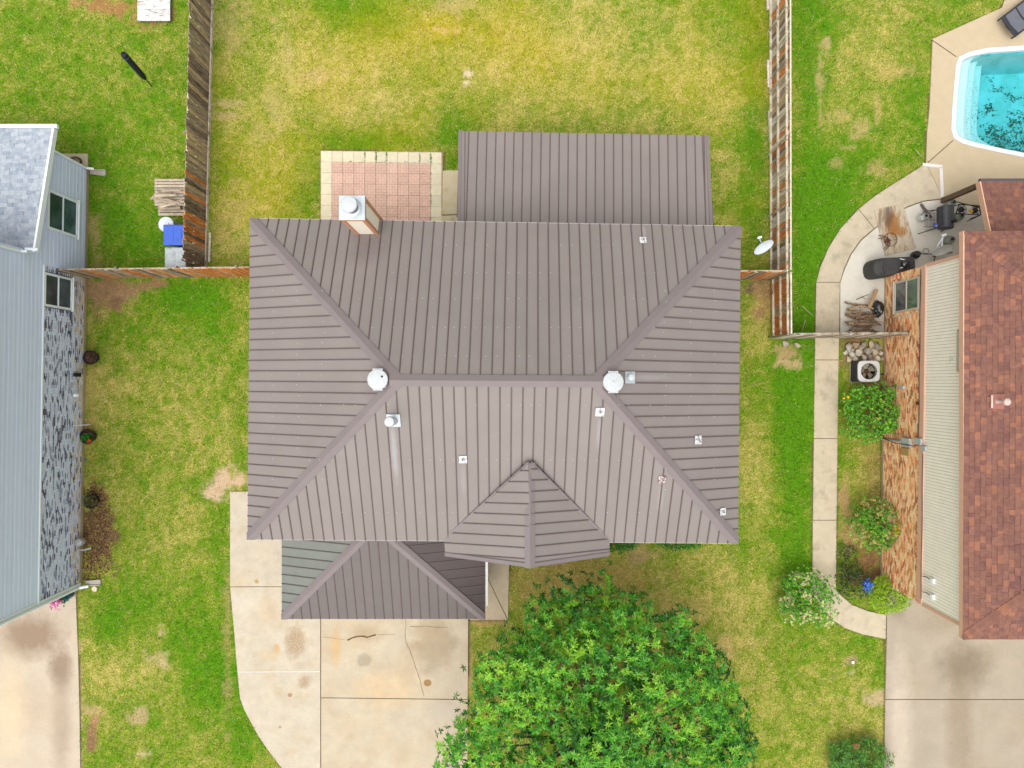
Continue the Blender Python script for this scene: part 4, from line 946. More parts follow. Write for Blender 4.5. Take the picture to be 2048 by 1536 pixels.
    MB().tube([W.at(uM+.02, 3.46, .12), W.at(uM+.02, 3.42, .5)], .05, 6).build('downspout_elbow', m_white, root)
    # front corner board with downspout
    W.block(MB(), L-.08, L+.05, .1, zt, -.06, .035).build('corner_board', m_white, root)
    MB().tube([W.at(L+.06, zt, .07), W.at(L+.06, .3, .07), W.at(L+.05, .1, .3)], .05, 6).build('downspout', m_white, root)
    # main upper roof, outside the picture
    e = [W.at(uM-.3, zt, .35), W.at(L+.35, zt, .35), W.at(L+.35, zt, xb-.35), W.at(uM-.3, zt, xb-.35)]; r1 = W.at(uM+4, zt+2.2, xb/2); r2 = W.at(L-4, zt+2.2, xb/2)
    mb = MB(); i = mb.add(e+[r1, r2])
    for f in ((0, 1, 5, 4), (2, 3, 4, 5), (1, 2, 5), (3, 0, 4), (3, 2, 1, 0)): mb.face([i+k for k in f])
    o = mb.build('upper_roof', M('grey_upper_roof', S(180, 186, 195), var=.15, scale=9), root)
    bm = bmesh.new(); bm.from_mesh(o.data); bmesh.ops.recalc_face_normals(bm, faces=bm.faces); bm.to_mesh(o.data); bm.free()
    # small fittings on the brick
    dk = M('black_plastic', S(40, 38, 44), rough=.5, var=.1); gy = M('meter_grey', S(190, 192, 190), rough=.5, var=.1)
    W.pxblock('wall_box', dk, root, 153.5, 162.5, 746, 753.5, .02, .14)
    u, z = W.px(150, 790, .08); MB().lathe([(.03, 0), (.08, .03), (.06, .16), (.02, .2)], W.at(u, z-.1, .1), 12).build('wall_lamp', m_white, root, smooth='auto')
    u, z = W.px(146, 851, .05); u2, z2 = W.px(172, 849, .05); MB().tube([W.at(u, z, .05), W.at(u2, max(z2, .05), .25)], .015, 6).build('white_pipe', m_white, root)
    mt = MB(); u, z = W.px(172, 1080, .2); mt.lathe([(.05, -.1), (.13, -.08), (.15, .05), (.13, .16), (.05, .2)], W.at(u, max(z, .35), .16), 14); mt.build('gas_meter', gy, root, smooth='auto')
    u, z = W.px(172, 1097, .2); MB().tube([W.at(u, .3, .02), W.at(u, .32, .25), W.at(u-.05, .2, .45)], .035, 8).build('gas_pipe', gy, root)
left_house()

# ------------------------------------------------------------------ house on the right
def right_house():
    root = thing('brick_house', 'orange brick and cream siding house with reddish shingle roof at the right', 'house', P(1770, 860))
    W = Wall(P(1769, 555), P(1761, 1163)); L = W.L; zb = 2.42; zs = 2.68; zt = 5.0; xb = -9
    m_pink = M('salmon_trim', S(230, 184, 158, 1.3), rough=.6, var=.06, scale=5)
    m_cream = M('cream_board_siding', S(246, 230, 216, 1.0), rough=.75, var=.05, scale=3, col2=S(244, 244, 238), c2scale=1.1, c2lo=.66, c2hi=.69)
    m_alu = M('pale_window_frame', S(224, 216, 196), rough=.5, var=.05)
    core = MB(); W.block(core, 0.0, L, 0, zs, xb, -.004); core = core.build('wall', m_mortar_r, root)
    up = MB(); W.block(up, 0.0, L, zs, zt, xb, -.01); up = up.build('upper_wall', M('siding_backing', S(186, 176, 156), var=.1), root)
    W.block(MB(), -.02, L+.02, 0, .12, xb, .02).build('foundation', m_found, root)
    def rect(pts):
        a = [W.px(*p) for p in pts]; return (a[0][0]+a[1][0])/2, (a[2][0]+a[3][0])/2, min(a[0][1], a[3][1]), max(a[1][1], a[2][1])
    w1 = rect([(1791.5, 565.5), (1838, 552.5), (1839, 617), (1791.5, 627)])
    w1 = (w1[0], w1[1], W.px(1791, 595)[1], W.px(1840, 585)[1])
    def pal(u, z):
        r = random.random(); f = fbm(u*2, z*3, 1.0, 401, 2)
        if z > .9: s = .0
        else: s = .12
        if r < .07: c = S(206, 120, 84)
        elif r < .20+s: c = S(200, 150, 100)
        elif r < .46: c = S(238, 190, 140)
        elif r < .83: c = S(246, 214, 172)
        elif r < .88: c = S(166, 120, 92)
        else: c = S(230, 168, 122)
        return tuple(np.minimum(np.array(c)*random.uniform(.88, 1.08)*(.92+.16*f)*np.array([1.55, 1.42, 1.35]), .85))
    bricks(W, 0, L, .12, zb-.12, pal, m_brick, core, holes=[(w1[0]-.1, w1[1]+.1, w1[2]-.12, w1[3]+.02)])
    bricks(W, 0, L, zb-.115, zb, pal, m_brick, core, bl=.075, bh=.118)      # soldier course
    bricks(W, w1[0]-.1, w1[0]-.005, w1[2]-.1, w1[3], pal, m_brick, core, bl=.1, bh=.072); bricks(W, w1[1]+.005, w1[1]+.1, w1[2]-.1, w1[3], pal, m_brick, core, bl=.1, bh=.072); bricks(W, w1[0]-.1, w1[1]+.1, w1[2]-.12, w1[2]-.01, pal, m_brick, core, bl=.076, bh=.11)
    # north return of the brick corner
    N = Wall(W.at(0, 0, -.6), W.at(0, 0, 0))
    N.n = -W.u
    bricks(N, 0, N.L, .12, zb, pal, m_brick, core)
    W.block(MB(), -.02, L+.02, zb+.005, zs, -.02, .06).build('trim_band', m_pink, root)
    # grooved vertical board siding
    u = 0.0; mb = MB()
    while u < L:
        W.block(mb, u+.008, min(u+.1, L), zs, zt-.02, -.012, .018); u += .102
    o = mb.build('siding_boards', m_cream, up); o['kind'] = 'stuff'
    W.block(MB(), -.05, .06, zs, zt, -.05, .04).build('corner_board', m_pink, root); W.block(MB(), L-.06, L+.05, zs, zt, -.05, .04).build('corner_board', m_pink, root)
    W.block(MB(), -.04, .02, .1, zb, -.05, .012).build('brick_corner', m_mortar_r, core) if False else None
    # cable running along the trim band
    blk = M('black_cable', S(40, 38, 36), rough=.5, var=.1)
    MB().tube([W.at(u_, zb+.03+.015*math.sin(u_*3), .085) for u_ in np.arange(.1, 5.9, .2)], .012, 5).build('cable', blk, root)
    MB().tube([W.at(u_, zs+.01+.012*math.sin(u_*2.3+1), .07) for u_ in np.arange(6.2, L-.1, .25)], .012, 5).build('cable', blk, root)
    window(W, root, *w1, m_alu, g_right2, off=.008, fw=.06, gl2=g_right)
    z0 = W.px(1921, 690)[1]; u0 = W.px(1921, 664)[0]; u1 = W.px(1921, 738)[0]
    wn = window(W, root, u0, u1, z0, 4.92, m_alu, g_right2, off=.02, fw=.06, gl2=g_right)
    W.block(MB(), u0-.08, u1+.08, z0-.12, z0-.05, .01, .04).build('window_casing', m_pink, wn)
    W.block(MB(), u0-.1, u0-.003, z0-.05, 4.95, .01, .04).build('window_casing', m_pink, wn); W.block(MB(), u1+.003, u1+.1, z0-.05, 4.95, .01, .04).build('window_casing', m_pink, wn)
    # hip roof
    ze = 5.05; a, b = P(1929, 462.5, ze), P(1925.5, 1278, ze); wd = 11.0; p = .40; hw = wd/2
    c, d = b+Vector((wd, 0, 0)), a+Vector((wd, 0, 0)); r1 = Vector((a.x+hw, a.y-hw, ze+p*hw)); r2 = Vector((b.x+hw, b.y+hw, ze+p*hw))
    if r1.y < r2.y: r1.y = r2.y = (r1.y+r2.y)/2
    rf = MB(); i = rf.add([q-Vector((0, 0, .18)) for q in (a, b, c, d)]+[q-Vector((0, 0, .012)) for q in (a, b, c, d, r1, r2)])
    for f in ((3, 2, 1, 0), (0, 1, 5, 4), (1, 2, 6, 5), (2, 3, 7, 6), (3, 0, 4, 7), (4, 5, 9, 8), (5, 6, 9), (6, 7, 8, 9), (7, 4, 8)): rf.face([i+k for k in f])
    rf = rf.build('roof', m_pink, root)
    bm = bmesh.new(); bm.from_mesh(rf.data); bmesh.ops.recalc_face_normals(bm, faces=bm.faces); bm.to_mesh(rf.data); bm.free()
    base = [S(146, 104, 91), S(142, 101, 89), S(138, 98, 88), S(150, 107, 92), S(132, 94, 87), S(164, 114, 92), S(144, 103, 90), S(140, 100, 89), S(148, 106, 92)]
    pal2 = lambda: tuple(np.array(random.choice(base))*random.uniform(.94, 1.06))
    tabs = shingles([a, b, r2, r1], pal2, vlim=2.6)+shingles([d, a, r1], pal2, vlim=2.6)+shingles([b, c, r2], pal2, vlim=2.6)
    # patio roof on the north side
    zl, zh = 2.6, 3.3; pa = P(1961, 363, zl); pb = pa+Vector((0, -2.6, .75)); pc, pd = pb+Vector((6, 0, 0)), pa+Vector((6, 0, 0))
    pr = MB(); q = [pa, pb, pc, pd]; pr.prism([v-Vector((0, 0, .14)) for v in q], [v-Vector((0, 0, .012)) for v in q]); pr = pr.build('patio_roof', m_pink, root)
    tabs2 = shingles([pd, pa, pb, pc], pal2, lift=0)
    tabs += []
    lay_shingles(tabs, m_shingle, rf, 240); lay_shingles(tabs2, m_shingle, pr, 60)
    far = MB(); vt = (r1-a).normalized()
    fo = M('roof_field_red', S(146, 98, 88), var=.15, scale=9)
    # upper part of the roof beyond the picture
    O, u_, v_, n_ = frame([a, b, r2, r1]); far.prism([O+u_*x+v_*y for x, y in ((2.2, 2.5), ((b-a).length-2.2, 2.5), ((r2-O).dot(u_), (r2-O).dot(v_)), ((r1-O).dot(u_), (r1-O).dot(v_)))], [O+u_*x+v_*y+n_*.012 for x, y in ((2.2, 2.5), ((b-a).length-2.2, 2.5), ((r2-O).dot(u_), (r2-O).dot(v_)), ((r1-O).dot(u_), (r1-O).dot(v_)))]); far.build('roof_field', fo, rf)
    # hip shingles: overlapping caps
    for st, en in ((a, r1), (b, r2)):
        dd = (en-st).normalized(); nW_ = frame([a, b, r2, r1])[3]; nO = frame([d, a, r1])[3] if st is a else frame([b, c, r2])[3]
        w1_ = nW_.cross(dd); w2_ = nO.cross(dd)
        if w1_.dot(b-a if st is a else a-b) < 0: w1_ = -w1_
        if w2_.dot(Vector((1, 0, 0))) < 0: w2_ = -w2_
        s = 0
        while s < 3.3:
            p0 = st+dd*s; p1 = st+dd*(s+.16); wv = .15; upn = (nW_+nO).normalized(); col = pal2(); mb = MB()
            wq = min(wv, .02+s*1.0)
            pts = [p0+w1_*wq+nW_*.032, p0+upn*.045, p0+w2_*wq+nO*.032, p1+w2_*wv+nO*.02, p1+upn*.03, p1+w1_*wv+nW_*.02]
            i = mb.add(pts+[v-upn*.02 for v in pts])
            mb.face([i, i+1, i+4, i+5], col); mb.face([i+1, i+2, i+3, i+4], col)
            for k in range(6): j = (k+1) % 6; mb.face([i+k, i+6+k, i+6+j, i+j], col)
            o = mb.build('hip_shingle', m_shingle, rf)
            bm = bmesh.new(); bm.from_mesh(o.data); bmesh.ops.recalc_face_normals(bm, faces=bm.faces); bm.to_mesh(o.data); bm.free()
            s += .145
    MB().box(((a.x-.02), (a.y+b.y)/2, ze-.09), (.04, a.y-b.y+.02, .2)).build('fascia', m_pink, rf)
    gtm = M('dark_gutter', S(96, 88, 90), rough=.5, var=.1)
    MB().box((pa.x+3, pa.y+.05, zl-.05), (6.0, .1, .12)).build('gutter', gtm, pr)
    q = [pa, pb, pb+Vector((-.04, 0, 0)), pa+Vector((-.04, 0, 0))]
    o = MB().prism([v-Vector((0, 0, .2)) for v in q], [v+Vector((0, 0, .02)) for v in q]).build('fascia', m_pink, pr)
    wood = M('dark_post_wood', S(120, 98, 80), rough=.8, var=.3, scale=8, stretch=(4, 4, .6))
    pbx = P(1884, 402); MB().box((pbx.x, pbx.y, 1.24), (.17, .17, 2.4)).build('porch_post', wood, root, bevel=.01)
    # vent pipe on the roof, painted
    m_pv = M('pink_vent_paint', S(234, 206, 194), rough=.6, var=.06)
    pv = ray_plane(1994, 803, a, n_); fl = MB().box(pv+n_*.03, (.34, .42, .02), M=Vector((0, 0, 1)).rotation_difference(n_).to_matrix()).build('vent_flange', M('vent_lead', S(176, 116, 104), var=.1), root)
    MB().box(pv+Vector((-.15, 0, .0)), (.05, .36, .03)).build('flange_edge', m_pv, fl)
    MB().lathe([(.07, 0), (.055, .05), (.045, .07), (.045, .42)], pv, 14).build('vent_pipe', m_pv, fl, smooth='auto')
    MB().lathe([(.1, .37), (.1, .45), (.04, .5), (.01, .5)], pv, 16).build('vent_cap', m_pv, fl, smooth='auto')
    # electrical fittings on the brick
    gy = M('box_grey', S(206, 210, 210), rough=.5, var=.08); tan = M('tan_panel', S(206, 170, 110), rough=.6, var=.06); br = M('brown_vent', S(130, 84, 66), rough=.7, var=.1)
    W.pxblock('meter_box', gy, root, 1801, 1818, 876, 893, .02, .14, .01); W.pxblock('panel_box', tan, root, 1802, 1817, 896, 911, .02, .08, .006)
    W.pxblock('junction_box', gy, root, 1828, 1841, 876, 889, .02, .13, .01); W.pxblock('cable_box', gy, root, 1841, 1850, 892, 902, .03, .12, .008); W.pxblock('small_box', gy, root, 1798, 1805.5, 771.5, 777.5, .02, .1, .006); W.pxblock('wall_vent', br, root, 1831, 1839.5, 803, 810, .015, .04)
    u_, z_ = W.px(1770, 881, .05); u2, z2 = W.px(1801, 883, .05); MB().tube([W.at(u2, max(z_, .05)-.1, .05), W.at(u2, z2, .05)], .04, 8).build('conduit', gy, root)
    u2, z2 = W.px(1812, 872, .03); u3, z3 = W.px(1783, 871, .03); MB().tube([W.at(u2, z2, .03), W.at(u2, z3, .03)], .012, 6).build('conduit', gy, root)
    u3, z3 = W.px(1797, 773, .03); MB().tube([W.at(u3, z3, .03), W.at(u3, .2, .03)], .012, 6).build('conduit', gy, root)
    u4, z4 = W.px(1765, 883, .05); u5, z5 = W.px(1838, 893, .05); MB().tube([W.at(u2, .25, .12), W.at(u2+.2, .3, .1), W.at(u2+.28, 1.2, .16), W.at(u5, z5-.1, .15), W.at(u5-.1, z5+.15, .1)], .014, 6).build('cable', blk, root)
    for py in (1160, 1192):
        u6, z6 = W.px(1862, py, .04); MB().tube([W.at(u6, 2.75, .06), W.at(u6-.06, 3.0, .09), W.at(u6, 3.25, .06)], .012, 6).build('cable', blk, root)
        W.block(MB(), u6-.08, u6+.08, 3.22, 3.36, .02, .09).build('flood_lamp', m_white, root)
right_house()

# ------------------------------------------------------------------ fences
def wood_mat(name, c1, c2, c3):
    m = M(name, S(*c1, 1.25), rough=.9, var=.28, scale=5, stretch=(7, 7, .8), coords='object', objrand=.13, col2=S(*c2, 1.25), c2scale=2.2, c2lo=.42, c2hi=.62, fine=.2, bscale=30, spec=.1)
    return m
WOOD = {'grey': wood_mat('weathered_grey_cedar', (178, 160, 138), (128, 112, 96), 0), 'dark': wood_mat('blackened_cedar', (142, 124, 106), (92, 80, 70), 0),
        'tan': wood_mat('tan_cedar', (204, 180, 146), (156, 132, 106), 0), 'orange': wood_mat('orange_stained_cedar', (222, 146, 84), (178, 110, 62), 0), 'pale': wood_mat('pale_grey_cedar', (226, 218, 202), (180, 170, 156), 0)}
PW = .138
def picket_mesh(mat, seed):
    r = random.Random(seed); mb = MB(); w_, t, h = PW/2-.006, .009, 1.83+r.uniform(-.015, .015); e = .02
    prof = [(-w_, 0), (w_, 0), (w_, h-e), (w_-e, h), (-w_+e, h), (-w_, h-e)]
    mb.prism([Vector((x, t, z)) for x, z in prof], [Vector((x, -t, z)) for x, z in prof])
    return mb.mesh('picket', WOOD[mat], Vector())
PICK = {k: [picket_mesh(k, i) for i in range(3)] for k in WOOD}
m_rail = M('rail_wood', S(222, 210, 188, 1.3), rough=.9, var=.2, scale=6, col2=S(160, 140, 116), c2scale=4)
m_galvpost = M('steel_post', S(176, 172, 164), rough=.5, var=.1, metallic=.3)
def fence(label, pa, pb, tone, rail_side=0, posts=True, rails=(.22, .92, 1.6), cap=False, base=False, z_h=1.0, group='cedar picket fences', postmat=None):
    A, B = P(*pa), P(*pb); root = thing('picket_fence', label, 'fence', A, group)
    d = (B-A); L = d.length; d.normalize(); ang = math.atan2(d.y, d.x); nrm = Vector((-d.y, d.x, 0)); k = int(L/PW)
    for i in range(k):
        s = (i+.5)*PW; kind = tone(s/L); o = bpy.data.objects.new('picket', random.choice(PICK[kind])); COL.objects.link(o); o.parent = root
        o.location = d*s+nrm*random.uniform(-.004, .004)+Vector((0, 0, random.uniform(-.02, .02)-.01)); o.rotation_euler = (random.uniform(-.012, .012), random.uniform(-.008, .008), ang); o.scale = (1, 1, z_h)
    if rail_side:
        for z in rails:
            q = A+d*(L/2)+nrm*rail_side*.046; MB().box((q.x, q.y, z*z_h), (L, .07, .085), rz=ang).build('rail', m_rail, root)
    if posts:
        n = max(1, round(L/2.25))
        for i in range(n+1):
            q = A+d*(L*i/n)+nrm*(rail_side or 1)*.085; MB().lathe([(.032, -.3), (.032, 1.75*z_h), (.036, 1.76*z_h), (.02, 1.79*z_h)], q, 10).build('post', postmat or m_galvpost, root, smooth='auto')
    if base:
        q = A+d*(L/2)+nrm*base*.028; MB().box((q.x, q.y, .07), (L, .03, .16), rz=ang).build('kickboard', m_rail, root)
    if cap:
        q = A+d*(L/2); MB().box((q.x, q.y, 1.85*z_h), (L, .05, .03), rz=ang).build('top_trim', WOOD['pale'], root)
    return root
def pickf(**w_):
    ks = list(w_); return lambda t: random.choices(ks, [w_[k] for k in ks])[0]
def left_tone(t):
    if .72 < t < .93: return random.choices(['grey', 'dark', 'tan', 'orange'], [3, 2.5, 3, 4])[0]
    return random.choices(['grey', 'dark', 'tan', 'orange'], [6, 2.6, 2.6, .12])[0]
fence('weathered grey and orange picket fence between left yard and centre yard', (427, -60), (412, 536), left_tone, rail_side=-1, base=1)
fence('grey fence running from siding house to left side of metal-roofed house', (172, 556.5), (622, 551), lambda t: random.choices(['grey', 'tan', 'orange', 'dark'], [6, 2, 2, 1] if t < .5 else [.4, 1.5, 10, .1])[0], rail_side=1)
fence('tan fence with rails and posts showing, left of the pool yard', (1541, -60), (1542, 556), lambda t: random.choices(['grey', 'tan', 'orange', 'pale', 'dark'], [3, 3, 2.2, 4, 2] if t < .72 else [2, 5, 4, 3, .2])[0], rail_side=-1, rails=(.12, .82, 1.62), cap=True, postmat=m_rail)
fence('short orange fence panel with rails showing, beside the sidewalk', (1542, 560), (1543, 675), pickf(orange=8, tan=2), rail_side=-1, rails=(.3, 1.0, 1.65), cap=True)
fence('short brown fence between metal-roofed house and the railed fence', (1400, 559), (1541, 559), pickf(orange=5, tan=2, dark=1, grey=1), rail_side=1)
fence('grey fence crossing the sidewalk to the orange brick house wall', (1545, 677), (1766, 675), pickf(grey=5, pale=4), rail_side=1, posts=True)

# ------------------------------------------------------------------ foliage
def leaf_cloud(name, parent, C, D, L, W, col, org, mat=None):
    n = len(C); rnd = RNG.normal(size=(n, 3)); side = np.cross(D, rnd*.35+np.array([0, 0, 1.0])); side /= np.linalg.norm(side, axis=1, keepdims=True)+1e-9
    m_ = C+D*(L*.45)[:, None]+np.array([0, 0, 1.0])*(L*.05)[:, None]; tip = C+D*L[:, None]-np.array([0, 0, 1.0])*(L*.12)[:, None]
    V = np.stack([C, m_+side*(W/2)[:, None], tip, m_-side*(W/2)[:, None]], 1).reshape(-1, 3)
    o = np_mesh(name, V, np.arange(4*n).reshape(-1, 4), mat or m_leaf, parent, np.repeat(col, 4, 0), org=org)
    if name == 'flower': o['kind'] = 'stuff'
    return o
def rosettes(C, A, k, Lm, rng=RNG, spread=(.1, .75)):
    n = len(C); A = A/np.linalg.norm(A, axis=1, keepdims=True)
    t = np.cross(A, np.array([.31, .77, .2])); t /= np.linalg.norm(t, axis=1, keepdims=True); b = np.cross(A, t)
    ph = rng.uniform(0, 6.28, (n, 1))+np.arange(k)[None]*2.4+rng.uniform(-.3, .3, (n, k)); el = rng.uniform(spread[0], spread[1], (n, k))
    D = (t[:, None]*np.cos(ph)[..., None]+b[:, None]*np.sin(ph)[..., None])*np.cos(el)[..., None]+A[:, None]*np.sin(el)[..., None]
    L = Lm*rng.uniform(.7, 1.2, (n, k))
    return np.repeat(C[:, None], k, 1).reshape(-1, 3), D.reshape(-1, 3), L.reshape(-1)
def pick(pal, w_, n, jit=.2):
    a = np.array([S(*c) for c in pal]); i = RNG.choice(len(pal), n, p=np.array(w_)/sum(w_)); return a[i]*(1-jit+2*jit*RNG.random((n, 1)))

CROWN = [(868, 1530), (874, 1492), (900, 1486), (912, 1440), (936, 1428), (950, 1400), (946, 1350), (966, 1318), (1012, 1312), (1014, 1270), (1052, 1244), (1066, 1200), (1074, 1184), (1104, 1182), (1106, 1158), (1132, 1156), (1150, 1190), (1176, 1186), (1176, 1152), (1196, 1150), (1214, 1186), (1262, 1180), (1292, 1192), (1296, 1222), (1350, 1232), (1384, 1232), (1382, 1262), (1420, 1268), (1425, 1300), (1455, 1330), (1462, 1375), (1465, 1405), (1505, 1420), (1525, 1455), (1515, 1500), (1500, 1560), (1490, 1650), (1440, 1740), (1350, 1810), (1230, 1840), (1100, 1820), (980, 1760), (905, 1690), (876, 1610)]
def big_tree():
    base = P(1170, 1480); base = Vector((base.x-.0, base.y+1.35, 0)); root = thing('shade_tree', 'large leafy green tree with broad crown in the front lawn', 'tree', base)
    cx, cy = 1185, 1495; tips = []; grid = []; tries = 0
    gap = lambda x, y: float(vnoise(x, y, 70, 811))*.6+float(vnoise(x, y, 30, 812))*.4
    def dome(px, py):
        e = min(math.hypot(px-cx, py-cy)/372, 1); return 2.5+3.7*math.sqrt(max(0, 1-e*e))+(float(vnoise(px, py, 58, 821))-.5)*1.5
    cells = {}; clumps = []
    CR = [(cx+(x-cx)*.95, cy+(y-cy)*.95) for x, y in CROWN]
    while tries < 9000:
        tries += 1; px, py = random.uniform(850, 1530), random.uniform(1140, 1845)
        if not pip(CR, px, py) or gap(px, py) < .30: continue
        if any(math.hypot(px-q[0], py-q[1]) < 26.5 for q in clumps): continue
        clumps.append((px, py)); tips.append(P(px, py, max(1.9, dome(px, py)-random.choice((0, 0, .2, .5, .9)))))
    C = []; A = []; lit = []; under = []
    for p in tips:
        r = random.uniform(.30, .52); fl_ = random.uniform(.55, .8); tone = random.gauss(0, .13); m_ = int(30*(r/.42)**2)
        for _ in range(m_):
            z = random.uniform(-.15, 1)**1.0; a = random.uniform(0, 6.283); s = math.sqrt(max(0, 1-z*z)); rr = r*random.uniform(.86, 1.1)
            C.append((p.x+math.cos(a)*s*rr, p.y+math.sin(a)*s*rr, p.z+z*rr*fl_)); A.append((math.cos(a)*s*.8, math.sin(a)*s*.8, .45+max(z, 0))); lit.append(.15+.62*max(z, 0)+tone+random.gauss(0, .1))
        for _ in range(4):
            C.append((p.x+random.gauss(0, .32), p.y+random.gauss(0, .32), p.z-random.uniform(.5, 1.5))); A.append((random.gauss(0, .6), random.gauss(0, .6), 1)); lit.append(random.uniform(-.1, .2))
    C = np.array(C); A = np.array(A, float); lit = np.clip(np.array(lit), 0, 1); k = 9
    c3, D, L = rosettes(C, A, k, .15, spread=(-.05, .6)); n = len(c3)
    top_lit, mid_lit, under_col = (np.array(S(*q)) for q in ((166, 226, 50), (84, 178, 34), (30, 94, 24)))  # leaf tones paint in shade: clump tops light, sides and under-leaves dark
    f = np.clip(np.repeat(lit, k)[:, None]+RNG.normal(0, .09, (n, 1)), 0, 1)
    col = np.where(f < .5, under_col*(1-f*2)+mid_lit*f*2, mid_lit*(2-f*2)+top_lit*(f*2-1))*(.85+.3*RNG.random((n, 1)))
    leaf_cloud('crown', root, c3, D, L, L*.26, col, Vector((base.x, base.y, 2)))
    tips = [(p, .4) for p in tips]
    # trunk and limbs
    tr = MB(); tp = Vector((base.x+.1, base.y-.15, 1.9)); tr.tube([base, base+Vector((.03, 0, .15)), base+Vector((.06, -.05, .9)), tp], [.30, .22, .19, .17], 12); tr.build('trunk', m_bark, root, smooth=True)
    for p, r in random.sample(tips, min(70, len(tips))):
        mid = tp.lerp(p, .5)+Vector((random.uniform(-.3, .3), random.uniform(-.3, .3), random.uniform(.0, .5))); q = tp.lerp(mid, .5)+Vector((0, 0, .15))
        MB().tube([tp-Vector((0, 0, .2)), q, mid, mid.lerp(p, .6)+Vector((random.uniform(-.15, .15), random.uniform(-.15, .15), 0)), p], [.085, .06, .04, .022, .008], 7).build('limb', m_bark, root, smooth=True)
    dead = M('dead_twig', S(196, 186, 172), rough=.9, var=.2)
    for px, py in ((1072, 1488), (1285, 1520), (1370, 1377), (1405, 1402), (1030, 1480), (990, 1505), (1330, 1470), (960, 1455)):
        p = P(px, py, 5.2 if 1000 < px < 1350 else 4.4)
        for _ in range(3):
            d = Vector((random.uniform(-1, 1), random.uniform(-1, 1), random.uniform(-.1, .3)))*random.uniform(.25, .5); MB().tube([p-Vector((0, 0, .3)), p+d*.5+Vector((0, 0, .1)), p+d], [.012, .009, .004], 5).build('twig', dead, root)
    # litter under the tree
big_tree()

def shrub(label, px, py, rx, ry, ztop, pal, wts, n, leaf, name='shrub', cat='shrub', flowers=(), fcol=None, lw=.45, spread=(.1, .9), rough=1.0, group=None, sparse=0, k=6, tipcol=None, upright=0):
    zc = ztop*.55; c = P(px, py, zc); s = (H-zc)/F; X, Y = rx*s, ry*s; root = thing(name, label, cat, (c.x, c.y, 0), group)
    C = []; A = []; seed = random.randint(0, 9999)
    while len(C) < n:
        d = Vector((random.gauss(0, 1), random.gauss(0, 1), random.gauss(.2, 1))); d.normalize(); az = math.atan2(d.y, d.x)
        wob = .95-.32*rough+.62*float(vnoise(az*2.4+10, d.z*2.4+5, 1.0, 900+seed % 50))*rough
        if sparse and vnoise(az*3+20, d.z*3+9, 1, 950+seed % 40) < sparse: continue
        r = wob*random.uniform(.45, 1.0)**.5
        q = Vector((c.x+d.x*X*r, c.y+d.y*Y*r, max(.06, zc+d.z*(ztop-zc)*r))); C.append(tuple(q)); A.append((d.x*(1-upright)*.8, d.y*(1-upright)*.8, .7+max(0, d.z)))
    C = np.array(C); A = np.array(A); c3, D, L = rosettes(C, A, k, leaf, spread=spread); col = pick(pal, wts, len(c3), .2)
    col *= np.repeat(.75+.5*RNG.random(len(C)), k)[:, None]
    if tipcol is not None:
        m_ = np.repeat((vnoise(C[:, 0]*3, C[:, 1]*3, .8, 777) > .5) & (RNG.random(len(C)) < .5), k); col[m_] = np.array(S(*tipcol))*(.8+.4*RNG.random((m_.sum(), 1)))
    leaf_cloud('foliage', root, c3, D, L, L*lw, col, (c.x, c.y, .05))
    for q in range(7):
        a = q*.9+random.random(); e = Vector((c.x+math.cos(a)*X*.55, c.y+math.sin(a)*Y*.55, ztop*.75)); b = Vector((c.x+math.cos(a)*.06, c.y+math.sin(a)*.06, 0))
        MB().tube([b, b.lerp(e, .5)+Vector((0, 0, .1)), e], [.022, .015, .006], 6).build('stem', m_bark, root)
    for fx, fy, nn in flowers:
        z = ztop*.9; C2 = np.array([tuple(P(fx+random.uniform(-6, 6), fy+random.uniform(-4, 4), z+random.uniform(-.08, .08))) for _ in range(nn)]); A2 = np.tile(np.array([[0, 0, 1.0]]), (nn, 1))
        f3, D2, L2 = rosettes(C2, A2, 6, .06, spread=(.05, .5)); leaf_cloud('flower', root, f3, D2, L2, L2*.7, pick([fcol], [1], len(f3), .12), Vector(C2[0]), m_petal)
    return root
GP = [(98, 176, 40), (130, 200, 48), (70, 142, 36), (164, 214, 60)]
YF = (250, 210, 20)
shrub('leafy green shrub with yellow flowers just below the air conditioner', 1748, 822, 66, 60, 1.5, GP, [4, 3, 2, 1], 900, .09, flowers=[(1692, 795, 2), (1766, 800, 2), (1755, 833, 3)], fcol=YF, group='shrubs along the brick house')
shrub('green shrub with pale yellow new leaves halfway down the brick wall', 1764, 1050, 66, 52, 1.4, GP, [4, 3, 2, 1], 900, .08, flowers=[(1792, 1062, 7)], fcol=YF, tipcol=(206, 196, 110), group='shrubs along the brick house')
shrub('cream and green variegated shrub where the sidewalk bends', 1615, 1198, 62, 58, 1.3, GP, [4, 3, 2, 1], 950, .08, tipcol=(232, 228, 160), group='shrubs along the brick house')
shrub('small dark green shrub left of the blue flowers', 1706, 1163, 34, 34, .8, [(50, 92, 34), (84, 110, 40), (34, 64, 28), (150, 130, 50)], [4, 2, 4, 1], 330, .06, group='shrubs along the brick house')
shrub('round bright lime green bush at the driveway corner', 1778, 1189, 46, 41, 1.0, [(172, 214, 34), (144, 198, 30), (196, 226, 50), (110, 166, 30)], [4, 3, 3, 1.2], 1500, .06, rough=.35, lw=.3, group='shrubs along the brick house')
shrub('spreading dark juniper with a brown dead tip at bottom right', 1718, 1526, 62, 52, .8, [(64, 134, 34), (94, 164, 42), (126, 186, 54), (44, 100, 32)], [4, 3, 2, 2], 900, .13, lw=.16, spread=(.0, .5), tipcol=None, flowers=[(1712, 1492, 22)], fcol=(160, 124, 80))
